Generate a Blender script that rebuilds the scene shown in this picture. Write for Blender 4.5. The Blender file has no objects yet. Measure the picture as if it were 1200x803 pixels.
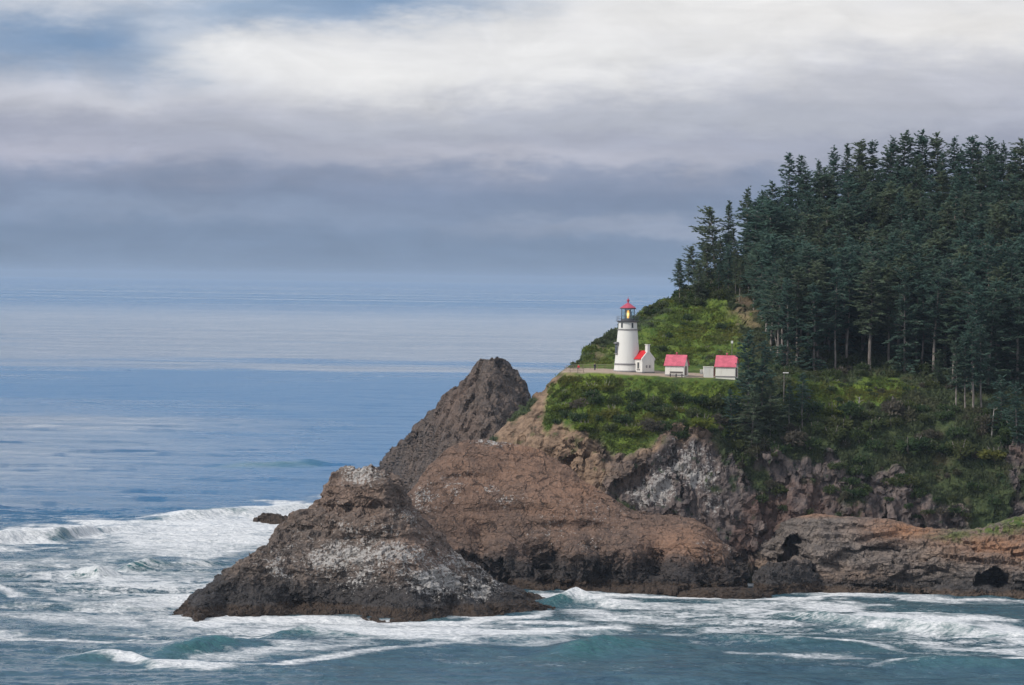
import bpy, math, random
import numpy as np
from mathutils import Vector, Matrix
from mathutils.bvhtree import BVHTree

# ------------------------------------------------------------------ camera
S = bpy.context.scene
F_PX, CX, CY = 5000.0, 600.0, 401.5          # focal length and centre in photograph pixels (1200 x 803)
ROLL = math.radians(0.78)
PITCH = math.atan(73.2 / F_PX)
CAM_Z = 68.0
_R = np.array([1.0, 0, 0])
_F = np.array([0, math.cos(PITCH), -math.sin(PITCH)])
_U = np.array([0, math.sin(PITCH), math.cos(PITCH)])
cr, sr = math.cos(ROLL), math.sin(ROLL)
cam_d = bpy.data.cameras.new("camera")
cam_d.sensor_width = 36.0
cam_d.lens = 36.0 * F_PX / 1200.0
cam_d.clip_start, cam_d.clip_end = 1.0, 300000.0
cam = bpy.data.objects.new("camera", cam_d)
S.collection.objects.link(cam)
_cx = _R * cr + _U * sr
_cy = -_R * sr + _U * cr
_cz = -_F
cam.matrix_world = Matrix(((_cx[0], _cy[0], _cz[0], 0), (_cx[1], _cy[1], _cz[1], 0), (_cx[2], _cy[2], _cz[2], CAM_Z), (0, 0, 0, 1)))
S.camera = cam

# ------------------------------------------------------------------ sun, exposure
SUN_EL, SUN_AZ = math.radians(40), math.radians(-117)     # azimuth from +Y, clockwise positive: behind and left
sd = bpy.data.lights.new("sun", "SUN")
sd.energy = 2.5
sd.angle = math.radians(9)
sd.color = (1.0, 0.95, 0.88)
sun = bpy.data.objects.new("sun", sd)
S.collection.objects.link(sun)
_to = Vector((math.sin(SUN_AZ) * math.cos(SUN_EL), math.cos(SUN_AZ) * math.cos(SUN_EL), math.sin(SUN_EL)))
sun.rotation_euler = _to.to_track_quat('Z', 'Y').to_euler()
sun.location = (0, 0, 400)
S.view_settings.view_transform = 'Standard'
S.view_settings.look = 'None'
S.view_settings.exposure = 0.33
S.view_settings.gamma = 1.0
S.view_settings.use_curve_mapping = False
S.render.engine = 'CYCLES'
S.cycles.max_bounces = 6
S.cycles.volume_bounces = 1
S.cycles.transparent_max_bounces = 8
S.cycles.use_denoising = True
HAZE = 0.000030

# ------------------------------------------------------------------ node helper
class NT:
    def __init__(s, tree):
        s.t = tree
        s.t.nodes.clear()
    def n(s, typ, ins=None, **props):
        nd = s.t.nodes.new(typ)
        for k, v in props.items():
            setattr(nd, k, v)
        for k, v in (ins or {}).items():
            s.set(nd.inputs[k], v)
        return nd
    def set(s, sock, v):
        if isinstance(v, bpy.types.NodeSocket):
            s.t.links.new(v, sock)
        elif isinstance(v, bpy.types.Node):
            s.t.links.new(v.outputs[0], sock)
        else:
            if hasattr(sock.default_value, '__len__') and not hasattr(v, '__len__'):
                v = (v,) * len(sock.default_value)
            if hasattr(v, '__len__') and len(sock.default_value) == 4 and len(v) == 3:
                v = tuple(v) + (1.0,)
            sock.default_value = v
    def m(s, op, a, b=0.0, c=None, clamp=False):
        nd = s.n('ShaderNodeMath', operation=op, use_clamp=clamp)
        s.set(nd.inputs[0], a); s.set(nd.inputs[1], b)
        if c is not None: s.set(nd.inputs[2], c)
        return nd.outputs[0]
    def add(s, a, b): return s.m('ADD', a, b)
    def mul(s, a, b): return s.m('MULTIPLY', a, b)
    def sub(s, a, b): return s.m('SUBTRACT', a, b)
    def mix(s, f, a, b):
        nd = s.n('ShaderNodeMix', data_type='RGBA')
        s.set(nd.inputs[0], f); s.set(nd.inputs[6], a); s.set(nd.inputs[7], b)
        return nd.outputs[2]
    def step(s, x, lo, hi, a=0.0, b=1.0):
        nd = s.n('ShaderNodeMapRange', interpolation_type='SMOOTHSTEP')
        for i, v in enumerate((x, lo, hi, a, b)): s.set(nd.inputs[i], v)
        return nd.outputs[0]
    def noise(s, vec, scale, detail=5, rough=0.55, dist=0.0, out=0):
        nd = s.n('ShaderNodeTexNoise', {'Scale': scale, 'Detail': detail, 'Roughness': rough, 'Distortion': dist})
        s.set(nd.inputs['Vector'], vec)
        return nd.outputs[out]
    def scale(s, vec, xyz):
        nd = s.n('ShaderNodeVectorMath', operation='MULTIPLY')
        s.set(nd.inputs[0], vec); nd.inputs[1].default_value = xyz
        return nd.outputs[0]
    def attr(s, name):
        return s.n('ShaderNodeAttribute', attribute_name=name).outputs['Fac']
    def sep(s, vec):
        nd = s.n('ShaderNodeSeparateXYZ'); s.set(nd.inputs[0], vec)
        return nd.outputs
    def pos(s): return s.n('ShaderNodeNewGeometry').outputs['Position']
    def obj(s): return s.n('ShaderNodeTexCoord').outputs['Object']

def new_mat(name):
    m = bpy.data.materials.new(name)
    m.use_nodes = True
    return m, NT(m.node_tree)

def finish(nt, col, rough=0.8, bump=None, bstr=0.4, bdist=0.2, spec=0.3, metal=0.0, **extra):
    p = nt.n('ShaderNodeBsdfPrincipled')
    nt.set(p.inputs['Base Color'], col); nt.set(p.inputs['Roughness'], rough)
    nt.set(p.inputs['Specular IOR Level'], spec); nt.set(p.inputs['Metallic'], metal)
    for k, v in extra.items(): nt.set(p.inputs[k.replace('_', ' ')], v)
    if bump is not None:
        b = nt.n('ShaderNodeBump', {'Strength': bstr, 'Distance': bdist})
        nt.set(b.inputs['Height'], bump)
        nt.set(p.inputs['Normal'], b.outputs[0])
    o = nt.n('ShaderNodeOutputMaterial')
    nt.t.links.new(p.outputs[0], o.inputs[0])
    return p

# ------------------------------------------------------------------ world: cloudy sky
W_ = bpy.data.worlds.new("World")
S.world = W_
W_.use_nodes = True
w = NT(W_.node_tree)
d3 = w.n('ShaderNodeTexCoord').outputs['Generated']
dx, dy, dz = w.sep(d3)[:3]
yy = w.m('MAXIMUM', dy, 0.05)
wn = w.noise(w.scale(d3, (16, 16, 70)), 1.0, 4, 0.55)
wn2 = w.noise(w.scale(d3, (50, 50, 150)), 1.0, 6, 0.62)
wn3 = w.noise(w.scale(d3, (5, 5, 240)), 1.0, 4, 0.5)
pu = w.add(w.add(w.add(600, w.mul(w.m('DIVIDE', dx, yy), 5000)), w.mul(w.sub(wn, 0.5), 300)), w.mul(w.sub(wn2, .5), 150))
pv0 = w.add(w.add(w.sub(325, w.mul(w.m('DIVIDE', dz, yy), 5000)), w.mul(w.sub(wn, 0.5), 30)), w.mul(w.sub(wn2, 0.5), 62))
pv = w.add(pv0, w.mul(w.sub(wn3, 0.5), 22))
e = w.m('DIVIDE', w.sub(335, pv), 1340, clamp=True)            # 0 horizon .. 0.25 top of the photograph .. 1
ramp = w.n('ShaderNodeValToRGB')
w.set(ramp.inputs[0], e)
stops = [(0.0, (.175, .235, .34)), (.012, (.165, .225, .33)), (.05, (.150, .212, .325)), (.08, (.165, .215, .325)), (.10, (.205, .245, .35)),
         (.118, (.265, .29, .38)), (.135, (.265, .285, .375)), (.155, (.315, .33, .41)), (.18, (.40, .41, .47)), (.205, (.48, .485, .53)), (.245, (.62, .62, .65)), (.5, (.66, .67, .70)), (1.0, (.60, .63, .69))]
cre = ramp.color_ramp.elements
while len(cre) < len(stops): cre.new(0.5)
for el_, (p_, c_) in zip(cre, stops):
    el_.position = p_; el_.color = (*c_, 1)
col = ramp.outputs[0]
def sky_blob(col, u, v, ru, rv, c, k):
    a = w.m('DIVIDE', w.sub(pu, u), ru); b = w.m('DIVIDE', w.sub(pv0, v), rv)
    g = w.m('EXPONENT', w.mul(w.add(w.mul(a, a), w.mul(b, b)), -1.0))
    return w.mix(w.m('MULTIPLY', g, k, clamp=True), col, c)
WHITE = (.72, .715, .72); GREY = (.36, .38, .45); BLUE = (.13, .22, .37); MAUVE = (.44, .44, .53)
for b_ in [(90, 112, 190, 24, (.58, .58, .63), .7), (40, 183, 160, 20, MAUVE, .6), (40, 45, 240, 45, BLUE, .95), (190, 75, 90, 26, BLUE, .7), (390, 2, 170, 26, (.17, .26, .41), .95), (185, 38, 55, 22, (.5, .54, .62), .6),
           (300, 62, 75, 30, WHITE, .8), (430, 84, 170, 42, WHITE, .95), (690, 66, 260, 50, WHITE, .9), (830, 12, 330, 38, (.67, .66, .66), .9), (1130, 15, 200, 32, (.70, .68, .67), .8),
           (1120, 88, 230, 30, (.42, .43, .50), .75), (830, 132, 330, 24, (.38, .40, .47), .8), (400, 150, 260, 18, (.40, .42, .49), .6), (600, 178, 300, 14, (.46, .46, .53), .55), (760, 262, 240, 13, (.33, .36, .45), .5), (200, 250, 260, 16, (.25, .31, .43), .5), (400, -6, 150, 26, (.16, .25, .40), .95), (240, 8, 90, 20, (.20, .29, .43), .7)]:
    col = sky_blob(col, *b_)
# unseen bright band and blue zone added above the view for sea reflections
glow_band = w.mul(w.mul(w.step(dz, .068, .095), w.step(dz, .17, .12)), w.step(dy, .5, .85))
col = w.mix(w.mul(glow_band, .9), col, (1.7, 1.62, 1.55))
up_ = w.mul(w.step(dz, .10, .17), w.step(dy, .2, .7))
col = w.mix(w.mul(up_, w.mul(w.step(dz, .62, .42), .85)), col, (.085, .27, .60))
dome = w.noise(w.scale(d3, (2.2, 2.2, 4.5)), 1.0, 5, 0.55)  # soft cloud structure over the rest of the dome
dm = w.mul(w.step(dz, 0.07, 0.25), w.step(dome, 0.4, 0.68))
col = w.mix(w.mul(dm, 0.75), col, (.40, .45, .55))
sky = w.n('ShaderNodeTexSky', sky_type='NISHITA', sun_disc=False, sun_elevation=SUN_EL, sun_rotation=SUN_AZ)
streak = w.noise(w.scale(d3, (22, 22, 420)), 1.0, 6, .62, .4)
puff = w.noise(w.scale(d3, (34, 34, 85)), 1.0, 6, .6, .8)
tex = w.add(1.0, w.add(w.mul(w.sub(streak, .5), .13), w.mul(w.sub(puff, .5), .44)))
vm = w.n('ShaderNodeVectorMath', operation='SCALE'); w.set(vm.inputs[0], col); w.set(vm.inputs[3], tex); col = vm.outputs[0]
bg_sky = w.n('ShaderNodeBackground', {'Strength': 0.08}); w.set(bg_sky.inputs[0], sky.outputs[0])
bg_cl = w.n('ShaderNodeBackground', {'Strength': 1.0}); w.set(bg_cl.inputs[0], col)
mx = w.n('ShaderNodeMixShader', {0: 0.92})
w.t.links.new(bg_sky.outputs[0], mx.inputs[1]); w.t.links.new(bg_cl.outputs[0], mx.inputs[2])
wo = w.n('ShaderNodeOutputWorld'); w.t.links.new(mx.outputs[0], wo.inputs[0])

# ------------------------------------------------------------------ projection helpers
def ray(u, v):
    u = np.asarray(u, float); v = np.asarray(v, float)
    a, b = u - CX, v - CY
    h = a * cr + b * sr
    d = -a * sr + b * cr
    return h[..., None] * _R + F_PX * _F - d[..., None] * _U
def P(u, v, Y):
    r = ray(u, v)
    return r * (np.asarray(Y, float) / r[..., 1])[..., None] + np.array([0, 0, CAM_Z])
def W(u, v, z=0.0):
    r = ray(u, v)
    return r * ((z - CAM_Z) / r[..., 2])[..., None] + np.array([0, 0, CAM_Z])
def proj(p):
    q = np.asarray(p, float) - np.array([0, 0, CAM_Z])
    x, y, z = q @ _cx, q @ _cy, q @ _F
    return CX + F_PX * x / z, CY - F_PX * y / z

# ------------------------------------------------------------------ noise (numpy)
def _hash(ix, iy, iz, seed):
    h = (ix.astype(np.int64) * 374761393 + iy.astype(np.int64) * 668265263 + iz.astype(np.int64) * 2147483647 + seed * 1274126177) & 0xffffffff
    h = ((h ^ (h >> 13)) * 1274126177) & 0xffffffff
    h = ((h ^ (h >> 16)) * 2246822519) & 0xffffffff
    h = h ^ (h >> 15)
    return (h & 0xffff) / 32767.5 - 1.0
def vnoise(p, seed=0):
    i = np.floor(p).astype(np.int64); f = p - i
    f = f * f * f * (f * (f * 6 - 15) + 10)
    r = 0
    for a in (0, 1):
        wa = f[:, 0] if a else 1 - f[:, 0]
        for b in (0, 1):
            wb = f[:, 1] if b else 1 - f[:, 1]
            for c in (0, 1):
                wc = f[:, 2] if c else 1 - f[:, 2]
                r = r + wa * wb * wc * _hash(i[:, 0] + a, i[:, 1] + b, i[:, 2] + c, seed)
    return r
def fbm(p, octv=4, gain=0.5, seed=0, ridged=False):
    a, s, t = 1.0, 0, 0
    q = p.copy()
    for o in range(octv):
        n = vnoise(q, seed + o * 17)
        if ridged: n = 1 - 2 * np.abs(n)
        s = s + a * n; t += a
        a *= gain; q = q * 2.03 + 11.7
    return s / t

# ------------------------------------------------------------------ mesh helpers
def link(o):
    S.collection.objects.link(o)
    return o
def mesh_np(name, verts, faces, mat=None, parent=None, smooth=True, attrs=None):
    me = bpy.data.meshes.new(name)
    verts = np.asarray(verts, np.float32); faces = np.asarray(faces, np.int32)
    k = faces.shape[1]
    me.vertices.add(len(verts)); me.vertices.foreach_set('co', verts.ravel())
    me.loops.add(faces.size); me.loops.foreach_set('vertex_index', faces.ravel())
    me.polygons.add(len(faces))
    me.polygons.foreach_set('loop_start', np.arange(0, faces.size, k, dtype=np.int32))
    me.polygons.foreach_set('loop_total', np.full(len(faces), k, np.int32))
    me.polygons.foreach_set('use_smooth', np.full(len(faces), smooth))
    me.update(calc_edges=True)
    for an, av in (attrs or {}).items():
        at = me.attributes.new(an, 'FLOAT', 'POINT')
        at.data.foreach_set('value', np.asarray(av, np.float32))
    if mat: me.materials.append(mat)
    o = link(bpy.data.objects.new(name, me))
    if parent: o.parent = parent
    return o
def grid_faces(nr, nc):
    i = np.arange(nr * nc).reshape(nr, nc)
    return np.stack([i[:-1, :-1], i[:-1, 1:], i[1:, 1:], i[1:, :-1]], -1).reshape(-1, 4)
def grid_normals(g):
    du = np.gradient(g, axis=1); dv = np.gradient(g, axis=0)
    n = np.cross(du, dv)
    return n / np.maximum(np.linalg.norm(n, axis=-1, keepdims=True), 1e-9)
def tag(o, label=None, cat=None, group=None, kind=None):
    if label: o['label'] = label
    if cat: o['category'] = cat
    if group: o['group'] = group
    if kind: o['kind'] = kind
    return o
def empty(name, loc, rz=0.0):
    o = link(bpy.data.objects.new(name, None))
    o.location = loc; o.rotation_euler = (0, 0, rz); o.empty_display_size = 0.5
    return o

class MB:
    """collects simple solids into one mesh"""
    def __init__(s): s.v = []; s.f = []
    def poly(s, vs, fs):
        b = len(s.v)
        s.v += [tuple(map(float, q)) for q in vs]
        s.f += [tuple(i + b for i in f) for f in fs]
        return s
    def box(s, c, d, rz=0.0):
        x, y, z = [k / 2 for k in d]
        ca, sa = math.cos(rz), math.sin(rz)
        vs = []
        for sx, sy, sz in ((-1, -1, -1), (1, -1, -1), (1, 1, -1), (-1, 1, -1), (-1, -1, 1), (1, -1, 1), (1, 1, 1), (-1, 1, 1)):
            a, b = sx * x, sy * y
            vs.append((c[0] + a * ca - b * sa, c[1] + a * sa + b * ca, c[2] + sz * z))
        return s.poly(vs, [(0, 3, 2, 1), (4, 5, 6, 7), (0, 1, 5, 4), (1, 2, 6, 5), (2, 3, 7, 6), (3, 0, 4, 7)])
    def lathe(s, prof, n=32, c=(0, 0, 0), cap=True):
        vs, fs = [], []
        for r, z in prof:
            for k in range(n):
                a = 2 * math.pi * k / n
                vs.append((c[0] + r * math.cos(a), c[1] + r * math.sin(a), c[2] + z))
        for j in range(len(prof) - 1):
            for k in range(n):
                k2 = (k + 1) % n
                fs.append((j * n + k, j * n + k2, (j + 1) * n + k2, (j + 1) * n + k))
        if cap:
            fs.append(tuple(range(n))[::-1]); fs.append(tuple((len(prof) - 1) * n + k for k in range(n)))
        return s.poly(vs, fs)
    def tube(s, pts, rad, n=6):
        pts = [Vector(p) for p in pts]
        if not hasattr(rad, '__len__'): rad = [rad] * len(pts)
        vs, fs = [], []
        for i, p in enumerate(pts):
            t = (pts[min(i + 1, len(pts) - 1)] - pts[max(i - 1, 0)]).normalized()
            a = t.cross(Vector((0, 0, 1)) if abs(t.z) < 0.95 else Vector((1, 0, 0))).normalized()
            b = t.cross(a)
            for k in range(n):
                q = 2 * math.pi * k / n
                vs.append(p + (a * math.cos(q) + b * math.sin(q)) * rad[i])
        for i in range(len(pts) - 1):
            for k in range(n):
                k2 = (k + 1) % n
                fs.append((i * n + k, i * n + k2, (i + 1) * n + k2, (i + 1) * n + k))
        fs.append(tuple(range(n))[::-1]); fs.append(tuple((len(pts) - 1) * n + k for k in range(n)))
        return s.poly(vs, fs)
    def build(s, name, mat, parent=None, smooth=False):
        me = bpy.data.meshes.new(name)
        me.from_pydata(s.v, [], s.f)
        me.materials.append(mat)
        if smooth:
            me.polygons.foreach_set('use_smooth', [True] * len(me.polygons))
            if hasattr(me, 'set_sharp_from_angle'): me.set_sharp_from_angle(angle=math.radians(35))
        me.update()
        o = link(bpy.data.objects.new(name, me))
        if parent: o.parent = parent
        return o

def inpoly(u, v, poly):
    c = np.zeros(len(u), bool)
    n = len(poly)
    for i in range(n):
        (x1, y1), (x2, y2) = poly[i], poly[(i + 1) % n]
        if y1 == y2: continue
        k = ((y1 > v) != (y2 > v)) & (u < (x2 - x1) * (v - y1) / (y2 - y1) + x1)
        c ^= k
    return c

# ------------------------------------------------------------------ lofted land
def resample(pts, s):
    """pts: control points in 3D along one contour line; returns points at s in [0,1] measured by picture-wise column"""
    pts = np.asarray(pts, float)
    t = (pts[:, 3] - pts[0, 3]) / (pts[-1, 3] - pts[0, 3])
    return np.stack([np.interp(s, t, pts[:, k]) for k in range(3)], -1)
def curve(keys, Yoff=None, waterline=False, z=None):
    """control line from (u, v[, Y]) keys; fourth column is u for the parametrisation"""
    k = np.asarray(keys, float)
    if waterline:
        p = W(k[:, 0], k[:, 1])
    else:
        p = P(k[:, 0], k[:, 1], k[:, 2])
    return np.column_stack([p, k[:, 0]])
def loft(lines, nu, rows):
    s = np.linspace(0, 1, nu)
    L = [resample(l, s) for l in lines]
    out = []
    for i in range(len(L) - 1):
        n = rows[i]
        t = np.arange(n) / n
        out.append(L[i][None] * (1 - t)[:, None, None] + L[i + 1][None] * t[:, None, None])
    out.append(L[-1][None])
    return np.concatenate(out, 0)
def soften(g, it):
    for _ in range(it):
        h = g.copy()
        h[1:-1] = 0.25 * g[:-2] + 0.5 * g[1:-1] + 0.25 * g[2:]
        g = h.copy()
        g[:, 1:-1] = 0.25 * h[:, :-2] + 0.5 * h[:, 1:-1] + 0.25 * h[:, 2:]
    return g
def cells(p, seed=0):
    i = np.floor(p).astype(np.int64)
    best = np.full(len(p), 1e9); val = np.zeros(len(p))
    for a in (-1, 0, 1):
        for b in (-1, 0, 1):
            for c in (-1, 0, 1):
                j = i + np.array([a, b, c])
                h = [_hash(j[:, 0], j[:, 1], j[:, 2], seed + k) for k in range(4)]
                q = j + .5 + .45 * np.stack(h[:3], -1)
                d = ((p - q) ** 2).sum(1)
                m_ = d < best
                best[m_] = d[m_]; val[m_] = h[3][m_]
    return val
def rockify(g, specs, seed=0, weight=None):
    """specs: (amplitude, (sx,sy,sz) frequency, octaves, ridged)"""
    nr, nc = g.shape[:2]
    for i, (amp, fr, oc, rid) in enumerate(specs):
        n = grid_normals(g)
        if n[nr // 3, nc // 2, 1] > 0: n = -n
        p = g.reshape(-1, 3) * np.array(fr)
        if rid == 'cell': d = cells(p + .35 * np.stack([vnoise(p * 1.7 + k, seed + k) for k in range(3)], -1), seed + 31 * i).reshape(nr, nc)
        else: d = fbm(p + seed * 7.3, oc, 0.5, seed + 31 * i, rid).reshape(nr, nc)
        d = d - d.mean()
        if weight is not None: d = d * weight
        g = g + n * (d * amp)[..., None]
    return g

# ------------------------------------------------------------------ rock materials
def rock_material(name, dark, mid, warm, guano_col=(.40, .38, .36), wet_lo=2.2, wet_hi=6.5, columns=False, algae=(.085, .055, .035)):
    m, t = new_mat(name)
    p = t.pos()
    z = t.sep(p)[2]
    n1 = t.noise(p, 0.07, 5, 0.6); n2 = t.noise(p, 0.55, 6, 0.65); n3 = t.noise(p, 2.2, 4, 0.6)
    st = t.noise(t.scale(p, (.9, .9, .10)) if columns else t.scale(p, (.35, .35, 1.1)), 1.0, 5, 0.6)
    c = t.mix(t.step(t.add(t.mul(n2, .6), t.mul(st, .4)), .36, .64), dark, mid)
    c = t.mix(t.mul(t.step(n1, .4, .62), t.attr('warm')), c, warm)
    c = t.mix(t.mul(t.attr('warm'), t.step(n2, .35, .6, .25, .75)), c, warm)
    c = t.mix(t.step(t.noise(t.scale(p, (.7, .7, 1.3)), 1.0, 7, .72), .54, .66, 0, .55), c, (.04, .035, .034))
    c = t.mix(t.step(n3, .56, .68, 0, .45), c, (.27, .22, .19))
    soil = t.mix(n2, (.30, .15, .085), (.36, .21, .13))
    c = t.mix(t.mul(t.attr('soil'), t.step(n2, .3, .55, .4, 1)), c, soil)
    gr = t.mix(t.step(n2, .35, .65), (.05, .085, .022), (.13, .16, .035))
    c = t.mix(t.mul(t.attr('green'), t.step(t.noise(p, .8, 5), .36, .5)), c, gr)
    # wet black zone above the tide line and brown weed below it
    zz = t.add(z, t.mul(t.sub(n1, .5), 7)); zz = t.add(zz, t.mul(t.sub(n2, .5), 3))
    wet = t.mul(t.step(zz, wet_hi, wet_hi - 4.0), 0.85)
    c = t.mix(wet, c, t.mix(n3, (.024, .023, .025), (.050, .046, .045)))
    za = t.add(z, t.mul(t.sub(n2, .5), 2.0))
    c = t.mix(t.mul(t.step(za, wet_lo + .4, wet_lo - .4), .9), c, t.mix(n2, (.035, .024, .018), algae))
    # bird droppings: white flecks on ledges
    gx = t.add(t.mul(t.noise(t.scale(p, (1.2, 1.2, 1.9)), 1.0, 7, 0.72, 0.5), .6), t.mul(t.noise(t.scale(p, (1.7, 1.7, .45)), 1.0, 5, .65, .3), .4))
    ga = t.mul(t.attr('guano'), t.step(t.noise(p, .16, 4, .6), .34, .58, .68, 1.08))
    thr = t.sub(.695, t.mul(ga, .27))
    gm = t.step(t.sub(gx, thr), -.015, .05)
    gm = t.mul(gm, t.m('MINIMUM', t.mul(ga, 3), 1.0))
    c = t.mix(t.mul(gm, .9), c, t.mix(n3, guano_col, tuple(k * 1.25 for k in guano_col)))
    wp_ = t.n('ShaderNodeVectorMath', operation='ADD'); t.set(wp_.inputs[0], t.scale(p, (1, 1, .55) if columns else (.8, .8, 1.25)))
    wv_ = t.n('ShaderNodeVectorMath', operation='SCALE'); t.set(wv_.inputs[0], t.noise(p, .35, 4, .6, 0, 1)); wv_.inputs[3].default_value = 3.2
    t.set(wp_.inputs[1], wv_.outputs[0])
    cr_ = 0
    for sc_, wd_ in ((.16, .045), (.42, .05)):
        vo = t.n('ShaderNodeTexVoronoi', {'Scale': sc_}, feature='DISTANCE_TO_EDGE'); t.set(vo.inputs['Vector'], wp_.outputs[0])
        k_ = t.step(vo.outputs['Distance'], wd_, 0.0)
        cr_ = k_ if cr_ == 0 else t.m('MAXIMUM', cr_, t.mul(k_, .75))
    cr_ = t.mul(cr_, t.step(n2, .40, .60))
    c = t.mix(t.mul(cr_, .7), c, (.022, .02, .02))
    rough = t.add(.92, t.mul(wet, -.35))
    h = t.add(t.mul(n2, .7), t.mul(n3, .3))
    h = t.add(h, t.mul(st, .6)); h = t.sub(h, t.mul(cr_, .5))
    finish(t, c, rough, h, 1.0, 1.1, spec=.25)
    return m

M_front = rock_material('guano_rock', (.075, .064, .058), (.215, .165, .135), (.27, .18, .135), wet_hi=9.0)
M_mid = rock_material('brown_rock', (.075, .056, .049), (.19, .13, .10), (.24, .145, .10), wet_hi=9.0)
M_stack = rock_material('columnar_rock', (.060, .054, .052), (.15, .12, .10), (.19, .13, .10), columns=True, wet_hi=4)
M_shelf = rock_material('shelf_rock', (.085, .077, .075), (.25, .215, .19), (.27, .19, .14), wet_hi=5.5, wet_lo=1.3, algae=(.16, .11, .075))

def finish_land(name, g, mat, attrs, rows_extra=None, smooth=False):
    nr, nc = g.shape[:2]
    at = {k: a.reshape(-1) for k, a in attrs.items()}
    for k in ('warm', 'soil', 'green', 'guano'):
        at.setdefault(k, np.zeros(nr * nc))
    return mesh_np(name, g.reshape(-1, 3), grid_faces(nr, nc), mat, None, smooth, at)
def blob(u, v, items):
    r = np.zeros_like(u)
    for (cu, cv, ru, rv, k) in items:
        r = np.maximum(r, k * np.exp(-((u - cu) / ru) ** 2 - ((v - cv) / rv) ** 2))
    return r
def back_lines(ridge, dY1, z1, dY2, z2):
    a = ridge.copy(); a[:, 1] += dY1; a[:, 2] = np.minimum(a[:, 2], z1); a[:, 0] *= (a[:, 1] / (a[:, 1] - dY1))
    b = ridge.copy(); b[:, 1] += dY2; b[:, 2] = z2; b[:, 0] *= (b[:, 1] / (b[:, 1] - dY2))
    return [a, b]
def skirt(foot, dz=-4.0, dy=-1.0):
    k = foot.copy(); k[:, 2] += dz; k[:, 1] += dy
    return k
def with_off(keys, foot, dY):
    """keys (u, v): depth = foot's depth at that column + dY"""
    k = np.asarray(keys, float)
    Y = np.interp(k[:, 0], foot[:, 3], foot[:, 1]) + (np.interp(k[:, 0], dY[0], dY[1]) if isinstance(dY, tuple) else dY)
    return curve(np.column_stack([k, Y]))

# ---- front rock
f0 = curve([(203, 720), (215, 724), (232, 728), (262, 723), (300, 724), (350, 720), (400, 723), (440, 728), (480, 728), (530, 724), (560, 724), (610, 719), (652, 715)], waterline=True)
env = lambda k: ([203, 260, 560, 652], [k * .25, k, k, k * .3])
f1 = with_off([(205, 719), (235, 710), (262, 705), (300, 706), (350, 705), (400, 708), (480, 711), (530, 709), (560, 708), (610, 708), (650, 714)], f0, env(6))
f2 = with_off([(208, 717), (240, 700), (270, 690), (320, 690), (400, 692), (480, 696), (560, 698), (600, 701), (647, 713)], f0, env(10))
f3 = with_off([(211, 715.5), (250, 690), (290, 664), (340, 640), (400, 641), (470, 646), (530, 671), (580, 692), (644, 712)], f0, env(17))
f4 = with_off([(214, 714.5), (255, 686), (305, 646), (345, 606), (400, 592), (450, 590), (500, 616), (545, 655), (590, 692), (641, 711)], f0, env(25))
f5 = with_off([(217, 714), (235, 700), (255, 685), (280, 667), (310, 642), (338, 608), (362, 588), (379, 577), (383, 564), (391, 553), (405, 547.5), (425, 545), (443, 547), (460, 555), (470, 567), (480, 590), (500, 611), (530, 640), (560, 674), (590, 692), (638, 710)], f0, env(32))
g = loft([skirt(f0), f0, f1, f2, f3, f4, f5] + back_lines(f5, 17, 9, 34, -4), 340, [10, 18, 16, 40, 40, 24, 40, 20])
g = soften(g, 4)
u_, v_ = proj(g.reshape(-1, 3))
ctl_u, ctl_v = u_.copy(), v_.copy()
def push(g, u, v, items):
    g = g.copy()
    g[..., 1] += blob(u, v, [q for q in items if q[4] > 0]).reshape(g.shape[:2]) if any(q[4] > 0 for q in items) else 0
    g[..., 1] -= blob(u, v, [(a, b, c, d, -e) for a, b, c, d, e in items if e < 0]).reshape(g.shape[:2]) if any(q[4] < 0 for q in items) else 0
    return g
g = push(g, ctl_u, ctl_v, [(428, 566, 38, 16, -3.2), (425, 596, 70, 7, 3.2), (486, 592, 12, 22, 4.5), (520, 640, 14, 16, 2.5), (360, 622, 40, 6, 2.2), (440, 632, 80, 6, 2.4), (420, 664, 120, 18, -2.4), (330, 660, 40, 16, -1.6)])
g = rockify(g, [(1.0, (.09, .09, .09), 3, False), (1.3, (.18, .18, .30), 4, True), (.38, (.6, .6, 1.1), 4, True), (.5, (.24, .24, .4), 1, 'cell'), (.12, (.8, .8, 1.2), 1, 'cell')], 3)
guano = .18 + blob(ctl_u, ctl_v, [(420, 655, 110, 38, .85), (540, 665, 44, 30, .7), (340, 660, 50, 26, .55), (520, 680, 55, 24, .95), (425, 556, 34, 16, .72), (480, 610, 30, 26, .5), (430, 625, 100, 20, .5), (560, 690, 30, 12, .9), (330, 672, 22, 8, .95), (400, 600, 60, 30, .3)])
warm = np.clip(blob(ctl_u, ctl_v, [(420, 590, 70, 35, .8), (500, 640, 50, 40, .6)]), 0, 1)
rock_front = finish_land('sea_rock', g, M_front, {'guano': guano, 'warm': warm})
tag(rock_front, 'broad grey rock streaked white with droppings, nearest in the surf', 'sea rock')

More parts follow.
